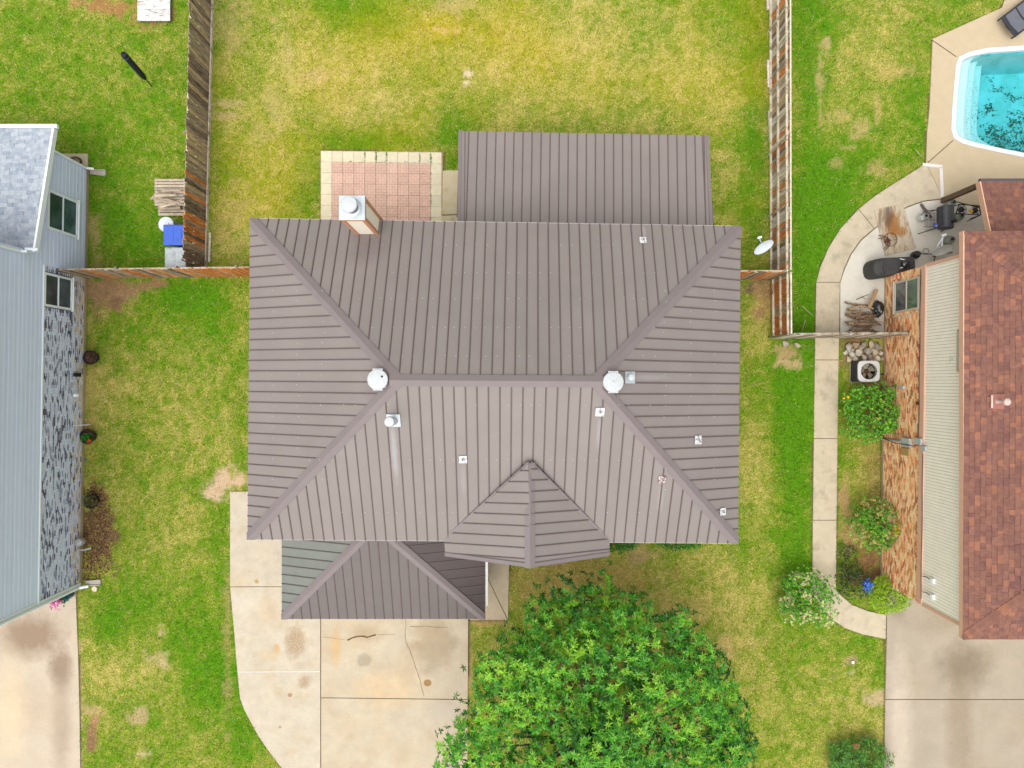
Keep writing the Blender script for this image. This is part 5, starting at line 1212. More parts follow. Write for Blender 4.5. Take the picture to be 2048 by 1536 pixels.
shrub('clipped green hedge nearest the front gable, half under the eave', 1240, 1082, 40, 24, .75, [(40, 132, 22), (64, 158, 30), (30, 96, 22)], [4, 3, 2], 620, .05, name='hedge', cat='hedge', rough=.4, group='clipped hedges under the front eave')
shrub('clipped green hedge nearer the right end of the front eave', 1357, 1080, 54, 21, .75, [(40, 132, 22), (64, 158, 30), (30, 96, 22)], [4, 3, 2], 760, .05, name='hedge', cat='hedge', rough=.4, group='clipped hedges under the front eave')
shrub('low weedy plants in the bed under the lower brick wall', 1695, 1115, 22, 34, .25, [(70, 110, 36), (110, 130, 50), (60, 84, 34)], [3, 2, 2], 160, .05, name='weed_clump', cat='plant', sparse=.3)
def blue_flowers():
    root = thing('blue_flower_plant', 'clump of blue flowers on pale stalk beside the lime bush', 'flowers', P(1733, 1176))
    C = np.array([tuple(P(1735+random.gauss(0, 5), 1171+random.gauss(0, 5), .7+random.uniform(-.15, .15))) for _ in range(70)]); A = np.tile(np.array([[0, 0, 1.0]]), (70, 1)); f, D, L = rosettes(C, A, 6, .045, spread=(.0, .6))
    leaf_cloud('flower', root, f, D, L, L*.7, pick([(80, 130, 235), (110, 160, 245), (60, 100, 220)], [3, 2, 2], len(f), .1), C[0], m_petal)
    b = P(1730, 1190, .0)
    for _ in range(6): MB().tube([b+Vector((random.uniform(-.05, .05), random.uniform(-.05, .05), 0)), P(1735+random.uniform(-5, 5), 1172+random.uniform(-5, 5), .68)], .008, 5).build('stalk', M('pale_blue_stalk', S(170, 195, 220), var=.1) if _ == 0 else bpy.data.materials['pale_blue_stalk'], root)
blue_flowers()

# ------------------------------------------------------------------ smaller things: left yard
m_dkplastic = M('dark_plastic', S(44, 44, 50), rough=.45, var=.1, scale=5)
m_rust = M('rusty_iron', S(112, 72, 56), rough=.85, var=.3, scale=20, metallic=.2)
m_iron = M('black_iron', S(52, 50, 52), rough=.5, var=.2, scale=10, metallic=.2)
def umbrella():
    b, t = P(304, 173, 0), P(246, 107, 2.15); d = (t-b); root = thing('closed_umbrella', 'closed black patio umbrella standing on the left lawn', 'umbrella', b)
    fab = M('black_umbrella_fabric', S(40, 44, 54), rough=.8, var=.12, scale=6)
    MB().tube([b, b+d*.99], .02, 8).build('pole', m_iron, root)
    n = 14; mb = MB(); mb.tube([b+d*.24, b+d*.27, b+d*.36, b+d*.6, b+d*.86, b+d*.93, b+d*.985, b+d*1.0], [.04, .07, .10, .105, .105, .11, .10, .02], 14); mb.build('cover', fab, root, smooth='auto')
    mb = MB(); mb.tube([b+d*.90, b+d*.93], .114, 14); mb.build('tie_band', M('umbrella_band', S(70, 80, 96), rough=.7), root)
    MB().lathe([(.0, 0), (.03, 0), (.03, .04), (.012, .06)], b+d, 8).build('finial', m_iron, root)
umbrella()
def platform():
    root = thing('wooden_platform', 'flaking white painted board platform at the top of left yard', 'platform', P(308, 20))
    wm = M('flaking_white_paint', S(236, 236, 236), rough=.8, var=.08, scale=5, stretch=(1, 5, 1), col2=S(176, 150, 122), c2scale=3.2, c2lo=.56, c2hi=.62)
    for k in range(8):
        y1 = 41.5-k*7.6; y0 = y1-7.1; MB().slab(G2([(274.5, y0), (340, y0), (340, y1), (275, y1)], .2), .17, .2+random.uniform(-.003, .003)).build('board', wm, root)
    for x in (279, 335): MB().slab(G2([(x-2, -20), (x+2, -20), (x+2, 40), (x-2, 40)], .15), 0, .17).build('bearer', M('bearer', S(140, 110, 84), var=.2) if x == 279 else bpy.data.materials['bearer'], root)
platform()
def bins():
    blue = M('blue_plastic', S(66, 110, 222), rough=.4, var=.06, scale=4); grey = M('pale_grey_plastic', S(198, 206, 208), rough=.5, var=.1, scale=9, col2=S(150, 156, 158), c2scale=5, c2lo=.55, c2hi=.7)
    wht = M('white_lid_plastic', S(226, 232, 236), rough=.4, var=.04)
    def tote(label, x0, x1, y0, y1, z, mat):
        c = P((x0+x1)/2, (y0+y1)/2, z); s = (H-z)/F; X, Y = (x1-x0)/2*s, (y1-y0)/2*s; root = thing('trash_bin', label, 'trash bin', (c.x, c.y, 0), 'bins beside the left fence')
        r = lambda k, zz: [Vector((c.x+sx*X*k, c.y+sy*Y*k, zz)) for sx, sy in ((-1, -1), (1, -1), (1, 1), (-1, 1))]
        MB().prism(r(.72, 0), r(.92, z-.05)).build('body', mat, root, bevel=.03)
        ld = MB().prism(r(1.0, z-.05), r(.94, z+.01)).build('lid', mat, root, bevel=.03)
        MB().box((c.x+X*.42, c.y, z+.015), (X*.55, Y*.9, .02)).build('handle_recess', mat, ld, bevel=.012); MB().box((c.x-X*.35, c.y, z+.012), (X*.7, Y*1.5, .018)).build('lid_panel', mat, ld, bevel=.012)
        for k in (-.35, 0, .35): MB().box((c.x-X*.35, c.y+Y*k, z+.024), (X*.55, .02, .014)).build('lid_rib', mat, ld)
    tote('blue plastic bin with ribbed lid against the weathered fence', 325.5, 370, 448.5, 491, .95, blue); tote('pale grey plastic bin in the fence corner below the blue bin', 328.5, 372, 494, 536, .95, grey)
    c = P(331.5, 448.5, .8); root = thing('round_bin', 'round white lidded can behind the blue bin', 'trash can', (c.x, c.y, 0), 'bins beside the left fence')
    MB().lathe([(.2, 0), (.24, .76)], (c.x, c.y, 0), 24).build('body', grey, root, smooth='auto'); MB().lathe([(.272, .75), (.272, .79), (.25, .81), (.2, .80), (.19, .815), (.12, .81), (.11, .83), (.01, .83)], (c.x, c.y, 0), 28).build('lid', wht, root, smooth='auto')
bins()
def pallets():
    wm = M('bleached_pallet_wood', S(206, 188, 170), rough=.9, var=.2, scale=7, objrand=.18, coords='object'); wm2 = M('split_wood', S(214, 196, 172), rough=.9, var=.25, scale=9, objrand=.3, coords='object')
    def pallet(label, x0, x1, y0, y1, z, nb):
        root = thing('wood_pallet', label, 'pallet', P((x0+x1)/2, (y0+y1)/2, z), 'pallets beside the left fence')
        for k in range(nb):
            w_ = (y1-y0)/nb; ya = y0+w_*k+w_*.12; yb = y0+w_*(k+1)-w_*.12; MB().slab(G2([(x0+random.uniform(-.6, .6), ya), (x1, ya), (x1, yb), (x0+random.uniform(-.6, .6), yb)], z+.13), z+.112, z+.13).build('deck_board', wm, root)
        for f in (.06, .5, .94): x = x0+(x1-x0)*f; MB().slab(G2([(x-1.2, y0), (x+1.2, y0), (x+1.2, y1), (x-1.2, y1)], z+.1), z, z+.111).build('stringer', wm, root)
    pallet('bleached pallet with firewood on it, nearest top of the stack by the left fence', 309, 372, 357, 412, .3, 9); pallet('lower bleached pallet poking out below the firewood', 316, 373, 404, 432, .02, 4)
    for k in range(15):
        px, py = random.uniform(318, 358), random.uniform(375, 412); z = .47+random.uniform(0, .22); c = P(px, py, z); a = random.uniform(-.35, .3); L = random.uniform(.45, 1.0); d = Vector((math.cos(a), math.sin(a), random.uniform(-.04, .04)))*L/2
        s = random.uniform(.035, .06); Q = Matrix.Rotation(a, 3, 'Z') @ Matrix.Rotation(random.uniform(-.5, .5), 3, 'X')
        mb = MB(); mb.prism([c+Q @ Vector((-L/2, y, zz)) for y, zz in ((-s, -s*.5), (s, -s*.4), (s*.2, s*.7))][::-1], [c+Q @ Vector((L/2, y*.8, zz)) for y, zz in ((-s, -s*.5), (s, -s*.4), (s*.2, s*.7))][::-1]); o = mb.build('split_log', wm2)
        tag(o, 'bleached split log lying on the pallet by the left fence', 'log', 'split logs on the pallet')
    rl = MB(); c = P(320, 417, .3); rl.tube([c+Vector((0, 0, 0)), c+Vector((.75, .03, 0))], .07, 10); tag(rl.build('round_log', wm2, smooth='auto'), 'round pale log at the lower edge of the pallet stack', 'log')
pallets()
def pots():
    soil = M('pot_soil', S(86, 58, 44), rough=1, var=.3, scale=30)
    def pot(label, px, py, r, h, mat, plant=None, flower=None):
        c = P(px, py, h); root = thing('plant_pot', label, 'plant pot', (c.x, c.y, 0), 'pots along the siding house'); b = (c.x, c.y, 0)
        MB().lathe([(r*.72, 0), (r*.95, h*.9), (r*1.06, h*.9), (r*1.06, h), (r*.93, h), (r*.9, h-.05)], b, 20).build('pot', mat, root, smooth='auto'); MB().lathe([(r*.9, h-.07), (r*.9, h-.045)], b, 18).build('soil', soil, root)
        if plant:
            n = plant[1]; C = np.array([(c.x+random.gauss(0, r*.4), c.y+random.gauss(0, r*.4), h+random.uniform(-.03, .1)) for _ in range(n)]); A = np.tile(np.array([[0, 0, 1.0]]), (n, 1)); f, D, L = rosettes(C, A, 6, plant[2], spread=(.1, 1.0)); leaf_cloud('foliage', root, f, D, L, L*plant[3], pick(plant[0], [1]*len(plant[0]), len(f), .2), C[0])
        if flower:
            q = P(flower[0], flower[1], h+.08); n = flower[3]; C = np.array([(q.x+random.gauss(0, flower[4]), q.y+random.gauss(0, flower[4]), q.z+random.uniform(-.04, .08)) for _ in range(n)]); f, D, L = rosettes(C, np.tile(np.array([[0, 0, 1.0]]), (n, 1)), 6, .05, spread=(0, .6)); leaf_cloud('flower', root, f, D, L, L*.8, pick([flower[2]], [1], len(f), .12), C[0], m_petal)
    pot('black pot of bare reddish soil, highest of three along the brick wall', 180, 715, .25, .28, m_dkplastic, ([(90, 60, 50), (110, 66, 56), (90, 120, 50)], 14, .07, .4))
    pot('black pot with green leaves and one orange flower', 174, 873, .26, .3, m_dkplastic, ([(46, 130, 34), (76, 160, 44), (30, 92, 30)], 60, .06, .6), (179.5, 882, (250, 90, 30), 5, .02))
    pot('black pot of spiky olive leaves standing in the mulch bed', 181, 1003, .25, .3, m_dkplastic, ([(96, 104, 40), (130, 130, 60), (60, 76, 30)], 26, .17, .12))
    blue = M('blue_glaze', S(28, 92, 132), rough=.3, var=.1)
    c = P(143, 1186); root = thing('blue_planter', 'tall blue planter with pink flowers at the driveway corner', 'plant pot', c)
    MB().lathe([(.14, 0), (.19, .45), (.21, .5), (.17, .5), (.16, .45)], c, 20).build('pot', blue, root, smooth='auto')
    t = Vector((c.x, c.y, .56)); C = np.array([(t.x+random.gauss(0, .1), t.y+random.gauss(0, .1), t.z+random.uniform(0, .15)) for _ in range(60)]); f, D, L = rosettes(C, np.tile(np.array([[0, 0, 1.0]]), (60, 1)), 6, .06); leaf_cloud('foliage', root, f, D, L, L*.5, pick([(46, 120, 40), (76, 150, 50)], [1, 1], len(f)), C[0])
    C = np.array([(t.x-.09+random.gauss(0, .13), t.y-.1+random.gauss(0, .1), t.z+.16+random.uniform(0, .15)) for _ in range(50)]); f, D, L = rosettes(C, np.tile(np.array([[0, 0, 1.0]]), (50, 1)), 5, .045, spread=(0, .6)); leaf_cloud('flower', root, f, D, L, L*.8, pick([(238, 90, 190), (250, 120, 210)], [1, 1], len(f), .1), C[0], m_petal)
pots()
def left_bits():
    sp = M('splash_block_concrete', S(196, 188, 176), rough=.9, var=.12, scale=8)
    def splash(label, pts):
        a = [P(*p, .07) for p in pts]; root = MB(); root.slab(a, .0, .05); c = sum(a, Vector())/4; o = root.build('splash_block', sp); tag(o, label, 'splash block', 'downspout splash blocks')
        for i, j in ((0, 1), (3, 2)):
            p, q = a[i], a[j]; s = (c-(p+q)/2).normalized()*.03; mb = MB(); mb.prism([Vector((v.x, v.y, .05)) for v in (p, q, q+s, p+s)], [Vector((v.x, v.y, .09)) for v in (p, q, q+s, p+s)]); r = mb.build('rim', sp, o)
            bm = bmesh.new(); bm.from_mesh(r.data); bmesh.ops.recalc_face_normals(bm, faces=bm.faces); bm.to_mesh(r.data); bm.free()
    splash('concrete splash block at the upper downspout of the siding house', [(179, 339), (211, 339), (210, 352), (180, 348)]); splash('concrete splash block at front corner by the driveway', [(170, 1162), (200, 1159), (200, 1171), (170, 1172)])
    tag(MB().slab(G2([(100, 308), (177, 308), (177, 337), (100, 337)]), -.05, .06).build('concrete_pad', M('pad_concrete', S(206, 190, 160), var=.1), bevel=.01), 'small concrete pad behind the siding house', 'concrete slab')
    hs_ = M('hose_brown', S(96, 80, 50), rough=.6, var=.2); mb = MB()
    mb.tube([P(150+14*math.cos(a*1.0)*(1-a*.012), 322+9*math.sin(a)*(1-a*.012), .09+.004*a) for a in np.arange(0, 25, .35)], .013, 6); tag(mb.build('garden_hose', hs_, smooth=True), 'brown garden hose coiled on the small concrete pad', 'hose')
    tag(MB().lathe([(.09, 0), (.11, .03), (.09, .06), (.02, .07)], P(190, 1177), 14).build('stone', M('white_stone', S(232, 220, 190), var=.2, scale=20), smooth='auto'), 'small white stone beside the front splash block', 'stone')
    tag(MB().lathe([(.06, 0), (.06, .03), (.02, .035)], P(171.5, 920), 12).build('valve_cover', M('valve_green', S(96, 128, 120)), smooth='auto'), 'small green valve cover against the grey brick base', 'valve cover')
    tag(MB().lathe([(.05, 0), (.05, .05), (.035, .06), (.01, .06)], P(1705, 1324), 14).build('cleanout_cap', m_white, smooth='auto'), 'white round cleanout cap in the right front lawn', 'cleanout')
    for k, (x, y, r) in enumerate(((1569, 686, 7), (1593, 690, 7))): rock(x, y, r, 'pale rock lying in the grass just below the %s fence end' % ('orange' if k == 0 else 'grey'))
RMATS = None
def rock(px, py, rpx, label, group=None, z=0):
    global RMATS
    if RMATS is None: RMATS = [M('limestone_%d' % i, S(*c), rough=.95, var=.2, scale=10, bump=.4, bscale=20, col2=S(*d), c2scale=4) for i, (c, d) in enumerate((((222, 214, 196), (186, 172, 146)), ((206, 190, 164), (170, 140, 100)), ((190, 182, 168), (150, 140, 124))))]
    c = P(px, py, z); r = rpx*1.28*H/F; bm = bmesh.new(); bmesh.ops.create_icosphere(bm, subdivisions=2, radius=1); sx, sy, sz = r*random.uniform(.85, 1.15), r*random.uniform(.7, 1.0), r*random.uniform(.5, .75); s = random.uniform(0, 90); cuts = [Vector((random.gauss(0, 1), random.gauss(0, 1), random.gauss(0, 1))).normalized() for _ in range(9)]
    for v in bm.verts:
        p = v.co.copy()
        for q in cuts:
            e = p.dot(q)-.5
            if e > 0: p -= q*e
        p *= 1+.18*(float(vnoise(p.x+s, p.y+p.z, .6, 505))-.5); v.co = Vector((p.x*sx, p.y*sy, p.z*sz))
    me = bpy.data.meshes.new('rock'); bm.to_mesh(me); bm.free(); me.materials.append(random.choice(RMATS)); o = bpy.data.objects.new('rock', me); COL.objects.link(o); o.location = c+Vector((0, 0, sz*.5)); o.rotation_euler = (random.uniform(-.4, .4), random.uniform(-.4, .4), random.uniform(0, 6)); WO[o.name] = c
    return tag(o, label, 'rock', group)
left_bits()

# ------------------------------------------------------------------ right yard
for x, y, r in ((1697, 693, 11), (1712, 690, 8), (1727, 688, 7), (1742, 690, 8), (1755, 692, 8), (1703, 708, 8), (1718, 703, 9), (1734, 702, 10), (1748, 706, 8), (1760, 705, 6), (1711, 718, 7), (1728, 716, 8), (1741, 718, 8), (1754, 717, 7), (1697, 719, 6), (1764, 718, 5), (1722, 694, 5), (1737, 711, 6), (1690, 704, 5), (1704, 699, 4)):
    rock(x, y, r, 'limestone rock in the pile between the grey fence and air conditioner', 'rocks beside the air conditioner', random.uniform(0, .1))
def aircon():
    z = .62; a, b = P(1716, 721.5, z), P(1759.5, 763.5, z); cx, cy = (a.x+b.x)/2, (a.y+b.y)/2; X, Y = (b.x-a.x)/2, (a.y-b.y)/2; root = thing('air_conditioner', 'square outdoor air conditioner with round fan beside the brick wall', 'air conditioner', (cx, cy, 0))
    dk = M('condenser_louvre', S(72, 70, 72), rough=.6, var=.15); top = M('condenser_top_paint', S(222, 222, 220), rough=.45, var=.05); inn = M('condenser_inside', S(58, 48, 44), rough=.8, var=.2); bl = M('fan_blade', S(176, 166, 140), rough=.5, var=.1)
    MB().box((cx, cy, .02), (X*2.1, Y*2.1, .06)).build('pad', m_found, root)
    mb = MB(); 
    for sx, sy, wx, wy in ((0, -1, X*1.94, .03), (0, 1, X*1.94, .03), (-1, 0, .03, Y*1.94), (1, 0, .03, Y*1.94)): MB().box((cx+sx*(X-.03), cy+sy*(Y-.03), z/2), (wx, wy, z-.06)).build('side_panel', dk, root)
    for k in range(12):
        zz = .08+k*.043
        for sx, sy, wx, wy in ((0, -1, X*1.9, .02), (-1, 0, .02, Y*1.9), (0, 1, X*1.9, .02), (1, 0, .02, Y*1.9)): mb.box((cx+sx*(X-.008), cy+sy*(Y-.008), zz), (wx, wy, .02))
    o = mb.build('louvres', dk, root); o['kind'] = 'stuff'
    # top plate with round opening
    r = min(X, Y)*.78; n = 32; mb = MB(); ring = []; sq = []
    for k in range(n):
        t = 2*math.pi*k/n; c, s = math.cos(t), math.sin(t); ring.append((cx+c*r, cy+s*r)); f = 1/max(abs(c)**6+abs(s)**6, 1e-6)**(1/6); sq.append((cx+c*f*X, cy+s*f*Y))
    A = mb.add([(x, y, z) for x, y in sq]); B = mb.add([(x, y, z+.012) for x, y in ring]); C = mb.add([(x, y, z-.06) for x, y in sq]); D = mb.add([(x, y, z-.12) for x, y in ring])
    for k in range(n):
        j = (k+1) % n; mb.face([A+k, A+j, B+j, B+k]); mb.face([C+k, C+j, A+j, A+k]); mb.face([B+k, B+j, D+j, D+k])
    mb.build('top_cover', top, root, smooth='auto')
    MB().lathe([(r*.98, .1), (r*.98, .12)], (cx, cy, 0), 24).build('coil_floor', inn, root)
    MB().lathe([(.09, 0), (.09, .12), (.05, .15)], (cx, cy, z-.28), 14).build('fan_hub', m_rust, root, smooth='auto')
    for k in range(5):
        t = k*2*math.pi/5+.5; d = Vector((math.cos(t), math.sin(t), 0)); s = Vector((-d.y, d.x, 0)); c = Vector((cx, cy, z-.2)); mb = MB(); q = [c+d*.08-s*.05+Vector((0, 0, .03)), c+d*r*.92-s*.13+Vector((0, 0, .06)), c+d*r*.95+s*.1+Vector((0, 0, -.03)), c+d*.08+s*.06-Vector((0, 0, .02))]; mb.prism([v-Vector((0, 0, .006)) for v in q], q); mb.build('fan_blade', bl, root)
    mb = MB()
    for k in range(1, 7): rr = r*k/6.6; mb.tube([(cx+rr*math.cos(q*.3), cy+rr*math.sin(q*.3), z+.012) for q in range(21)], .0035, 4, closed=True)
    for k in range(6): t = k*math.pi/3; mb.tube([(cx+.05*math.cos(t), cy+.05*math.sin(t), z+.016), (cx+r*math.cos(t), cy+r*math.sin(t), z+.016)], .004, 4)
    mb.build('fan_guard', m_iron, root)
    MB().tube([(cx+X, cy-.1, .3), (cx+X+.15, cy-.1, .35), (cx+X+.3, cy-.1, .32)], .025, 7).build('refrigerant_line', m_dkplastic, root)
aircon()
def woodpile():
    bk = [M('branch_bark_%d' % i, S(*c), rough=.95, var=.3, scale=14, bump=.5, bscale=30) for i, c in enumerate(((160, 132, 104), (138, 112, 90), (186, 156, 122)))]
    spec_ = [((1691, 605), (1708, 611), (1722, 609), (1739, 611), .035), ((1694, 618), (1706, 622), (1720, 625), (1740, 628), .035)]
    for k in range(27):
        y = 620+k*1.9+random.uniform(-3, 3); x0 = random.uniform(1690, 1712); x1 = random.uniform(1735, 1766); bend = random.uniform(-12, 12); spec_.append(((x0, y+random.uniform(-4, 4)), (x0*.66+x1*.34, y+bend), (x0*.34+x1*.66, y+bend*.6), (x1, y+random.uniform(-4, 4)), random.choice((.015, .02, .03, .045, .06))))
    for k in range(12): x = random.uniform(1705, 1750); y = random.uniform(622, 655); a = random.uniform(0, 3.1); L = random.uniform(12, 26); spec_.append(((x-L*math.cos(a), y-L*math.sin(a)*.6), (x-L*.3*math.cos(a)+2, y-L*.3*math.sin(a)), (x+L*.3*math.cos(a), y+L*.3*math.sin(a)*.8), (x+L*math.cos(a), y+L*math.sin(a)*.6), random.uniform(.008, .02)))
    for i, (a, b, c, d, r) in enumerate(spec_):
        z = .06+r+(random.uniform(0, .32) if i > 1 else .05); pts = [P(*q, z+random.uniform(-.02, .03)) for q in (a, b, c, d)]; fine = []
        for j in range(10):
            t = j/9; p = pts[0]*(1-t)**3+pts[1]*3*t*(1-t)**2+pts[2]*3*t*t*(1-t)+pts[3]*t**3; fine.append(p+Vector((random.gauss(0, .008), random.gauss(0, .008), 0)))
        o = MB().tube(fine, [r*(1.1-.45*j/9)*random.uniform(.9, 1.1) for j in range(10)], 7).build('branch', random.choice(bk), smooth=True); tag(o, 'bare brown branch in the woodpile against the orange brick wall', 'branch', 'branches in the woodpile')
    pl = M('tan_plank', S(196, 158, 112), rough=.85, var=.15, scale=8); a, b = P(1754, 579, .25), P(1738, 616, .45); d = (b-a); Q = d.to_track_quat('X', 'Z').to_matrix(); tag(MB().box((a+b)/2, (d.length, .11, .04), M=Q).build('plank', pl), 'tan plank leaning on top of the woodpile', 'plank')
    o = MB().tube([P(1713, 599, .07), P(1725, 594, .08), P(1738, 589, .07)], [.018, .014, .008], 6).build('stick', bk[1]); tag(o, 'thin forked stick lying on the patio above the woodpile', 'stick'); MB().tube([P(1724, 594.5, .08), P(1732, 598, .07)], [.012, .006], 5).build('fork', bk[1], o)
    bag = M('black_bag_plastic', S(34, 34, 38), rough=.3, var=.2, spec=.6, bump=.8, bscale=9)
    def bagobj(label, px, py, rx, ry, h):
        bm = bmesh.new(); bmesh.ops.create_icosphere(bm, subdivisions=3, radius=1); c = P(px, py, h*.5); s = (H)/F; sd_ = random.uniform(0, 99)
        for v in bm.verts:
            p = v.co; k = 1+.5*(float(fbm(np.array(p.x*1.0+sd_), np.array(p.y+p.z*.7), .55, 606, 3))-.5); v.co = Vector((p.x*rx*s*k, p.y*ry*s*k, p.z*h*.5*k))
        me = bpy.data.meshes.new('trash_bag'); bm.to_mesh(me); bm.free(); me.materials.append(bag); o = bpy.data.objects.new('trash_bag', me); COL.objects.link(o); o.location = c; return tag(o, label, 'trash bag', 'black trash bags')
    bagobj('crumpled black trash bag behind the woodpile', 1756, 618, 11, 16, .45); bagobj('small black plastic bag at the end of the covered smoker', 1832, 509, 8, 8, .5)
woodpile()
def dish(label, face_px, z, rw, lnb_px, zl, base_px, extra_arm=None, axis=None):
    m_d = M('dish_grey', S(226, 236, 242, 1.15), rough=.4, var=.06, scale=6) if 'dish_grey' not in bpy.data.materials else bpy.data.materials['dish_grey']
    c = P(*face_px, z); root = thing('satellite_dish', label, 'satellite dish', P(*base_px), 'satellite dishes'); l_ = P(*lnb_px, zl); n_ = axis.normalized(); Q = Vector((0, 0, 1)).rotation_difference(n_).to_matrix()
    MB().lathe([(.02, -.075), (rw*.5, -.055), (rw*.85, -.015), (rw, .012), (rw, .02), (rw*.84, -.003), (rw*.5, -.043), (.02, -.062)], c, 28, M=Q).build('reflector', m_d, root, smooth='auto')
    low = c+(l_-c).normalized()*rw*.2-n_*.08
    MB().tube([low, low.lerp(l_, .5)-n_*.05, l_], .018, 6).build('feed_arm', m_d, root); MB().box(l_, (.16, .07, .07), rz=.3).build('receiver', m_white, root, bevel=.015)
    b = P(*base_px); MB().tube([c-n_*.07, c-n_*.16, Vector((b.x, b.y, c.z-.3)), b], .022, 8).build('mast', m_iron, root)
    return root
dish('grey satellite dish on a thin mast beside the right side fence', (1527, 494), 1.55, .36, (1519, 475), 1.75, (1507, 507), axis=Vector((.35, -.82, .42)))
r_ = dish('white satellite dish standing on the patio near the barrel grill', (1885, 500), .95, .33, (1888, 470), 1.0, (1866, 513), axis=Vector((.1, -.85, .38)))
MB().tube([P(1888, 471, 1.0), P(1875, 492, .75), P(1862, 513, .1)], .03, 6).build('arm', bpy.data.materials['dish_grey'], r_)
for a in ((1845, 508), (1868, 522), (1905, 505)): MB().tube([P(1872, 508, .4), P(*a, .05)], .015, 6).build('leg', m_iron, r_)
MB().tube([P(1852+6*math.cos(t), 502+5*math.sin(t), .1) for t in np.arange(0, 6.3, .5)], .008, 5, closed=True).build('cable_loop', m_dkplastic, r_)
def patio_things():
    # plywood
    pw = M('weathered_plywood', S(214, 198, 172), rough=.85, var=.14, scale=3, stretch=(6, 1.2, 1), col2=S(178, 148, 112), c2scale=1.4, c2lo=.5, c2hi=.62, fine=.12, bscale=40, spots=[(1785, 448, 14, 22, S(176, 118, 54), .9, .3, .07, 0), (1798, 462, 16, 10, S(180, 122, 60), .8, .3, .07, 0), (1776, 432, 10, 24, S(96, 80, 66), .7, .4, .07, 0), (1760, 440, 4, 18, S(120, 100, 84), .6, .4, .07, 0)])
    tag(MB().slab(G2([(1748.5, 420), (1806, 406.5), (1832, 496.5), (1771, 511.5)], .07), .045, .07).build('plywood_sheet', pw), 'weathered and stained plywood sheet lying across the patio', 'plywood')
    # tripod burner
    c = P(1781, 479, .3); root = thing('burner_stand', 'rusty three-legged burner ring standing on the plywood', 'burner', (c.x, c.y, .07))
    MB().tube([c+Vector((.24*math.cos(t), .24*math.sin(t), 0)) for t in np.arange(0, 6.28, .3)], .014, 6, closed=True).build('ring', m_rust, root)
    MB().lathe([(.03, -.02), (.09, -.01), (.1, .03), (.03, .05)], c-Vector((.06, .03, .1)), 14).build('burner', m_rust, root, smooth='auto')
    for t in (.5, 2.6, 4.5):
        d = Vector((math.cos(t), math.sin(t), 0)); MB().tube([c+d*.1, c+d*.24, c+d*.3-Vector((0, 0, .1)), c+d*.36-Vector((0, 0, .23))], .012, 6).build('leg', m_rust, root)
    for t in (0, 2.1, 4.2): d = Vector((math.cos(t), math.sin(t), 0)); MB().tube([c-Vector((.06, .03, .04)), c+d*.23], .01, 5).build('spoke', m_rust, root)
    for q in (((1757, 477), (1766, 476), (1774, 474)), ((1767, 498), (1774, 492), (1782, 487))): MB().tube([P(*p, .2) for p in q], .014, 6).build('handle', m_rust, root)
    # propane tanks
    tw = M('tank_white', S(222, 224, 218), rough=.45, var=.08, scale=8); tg = M('tank_grey_green', S(166, 172, 158), rough=.5, var=.14, scale=8)
    for lab, px, py, mt, r in (('white propane tank left of the barrel grill', 1851, 432, tw, .155), ('grey propane tank behind the barrel grill under the porch post', 1906, 405, tg, .15), ('grey propane tank between grill and two-burner stove', 1922, 432, tg, .15), ('grey propane tank below the grill beside the house corner', 1903, 479, tg, .16)):
        c = P(px, py, .4); root = thing('propane_tank', lab, 'propane tank', (c.x, c.y, .04), 'propane tanks on the patio'); b = (c.x, c.y, .04)
        MB().lathe([(r*.7, 0), (r*.72, .03), (r, .07), (r, .25), (r*.9, .31), (r*.55, .35), (.05, .365)], b, 20).build('body', mt, root, smooth='auto')
        MB().lathe([(r*.62, .34), (r*.65, .42), (r*.6, .42), (r*.57, .35)], b, 18).build('collar', mt, root, smooth='auto'); MB().lathe([(.03, .36), (.03, .41), (.045, .415), (.045, .43), (.01, .435)], b, 10).build('valve', m_iron, root, smooth='auto')
    # barrel grill
    c = P(1894, 434, .85); root = thing('barrel_grill', 'black barrel grill with side shelf on the patio', 'grill', (c.x, c.y, .04)); gm = M('grill_black', S(74, 74, 78), rough=.45, var=.2, scale=8, col2=S(110, 98, 82), c2scale=5, c2lo=.6, c2hi=.75)
    L = .78; R_ = .27; Q = Matrix.Rotation(R(90), 3, 'X'); prof = [(.02, -L/2), (R_*.9, -L/2), (R_, -L/2+.03), (R_, L/2-.03), (R_*.9, L/2), (.02, L/2)]
    MB().lathe(prof, c-Vector((0, 0, .1)), 24, M=Q).build('barrel', gm, root, smooth='auto')
    MB().tube([c+Vector((-.2, -.3, .12)), c+Vector((-.25, -.28, .14)), c+Vector((-.25, .28, .14)), c+Vector((-.2, .3, .12))], .014, 6).build('handle', m_iron, root)
    MB().lathe([(.05, 0), (.05, .25), (.07, .25), (.06, .28), (.01, .29)], c+Vector((.1, -.2, .05)), 12).build('chimney', m_iron, root, smooth='auto')
    for sx in (-.2, .2):
        for sy in (-.32, .32): MB().tube([c+Vector((sx, sy, -.25)), Vector((c.x+sx*1.4, c.y+sy*1.05, .04))], .015, 6).build('leg', m_iron, root)
    sh = MB()
    for k in range(8): x = c.x-.3-.05*k; sh.tube([(x, c.y-.3, .62), (x, c.y+.2, .62)], .006, 4)
    for y in (-.3, -.05, .2): sh.tube([(c.x-.28, c.y+y, .62), (c.x-.7, c.y+y, .62)], .008, 4)
    sh.build('wire_shelf', m_iron, root)
    MB().tube([c+Vector((-.25, .3, -.2)), c+Vector((-.65, .27, -.2)), c+Vector((-.8, .1, -.22))], .014, 6).build('shelf_bar', m_iron, root); MB().tube([c+Vector((-.25, -.35, -.2)), c+Vector((-.9, -.55, -.25))], .016, 6).build('shelf_bar', m_iron, root)
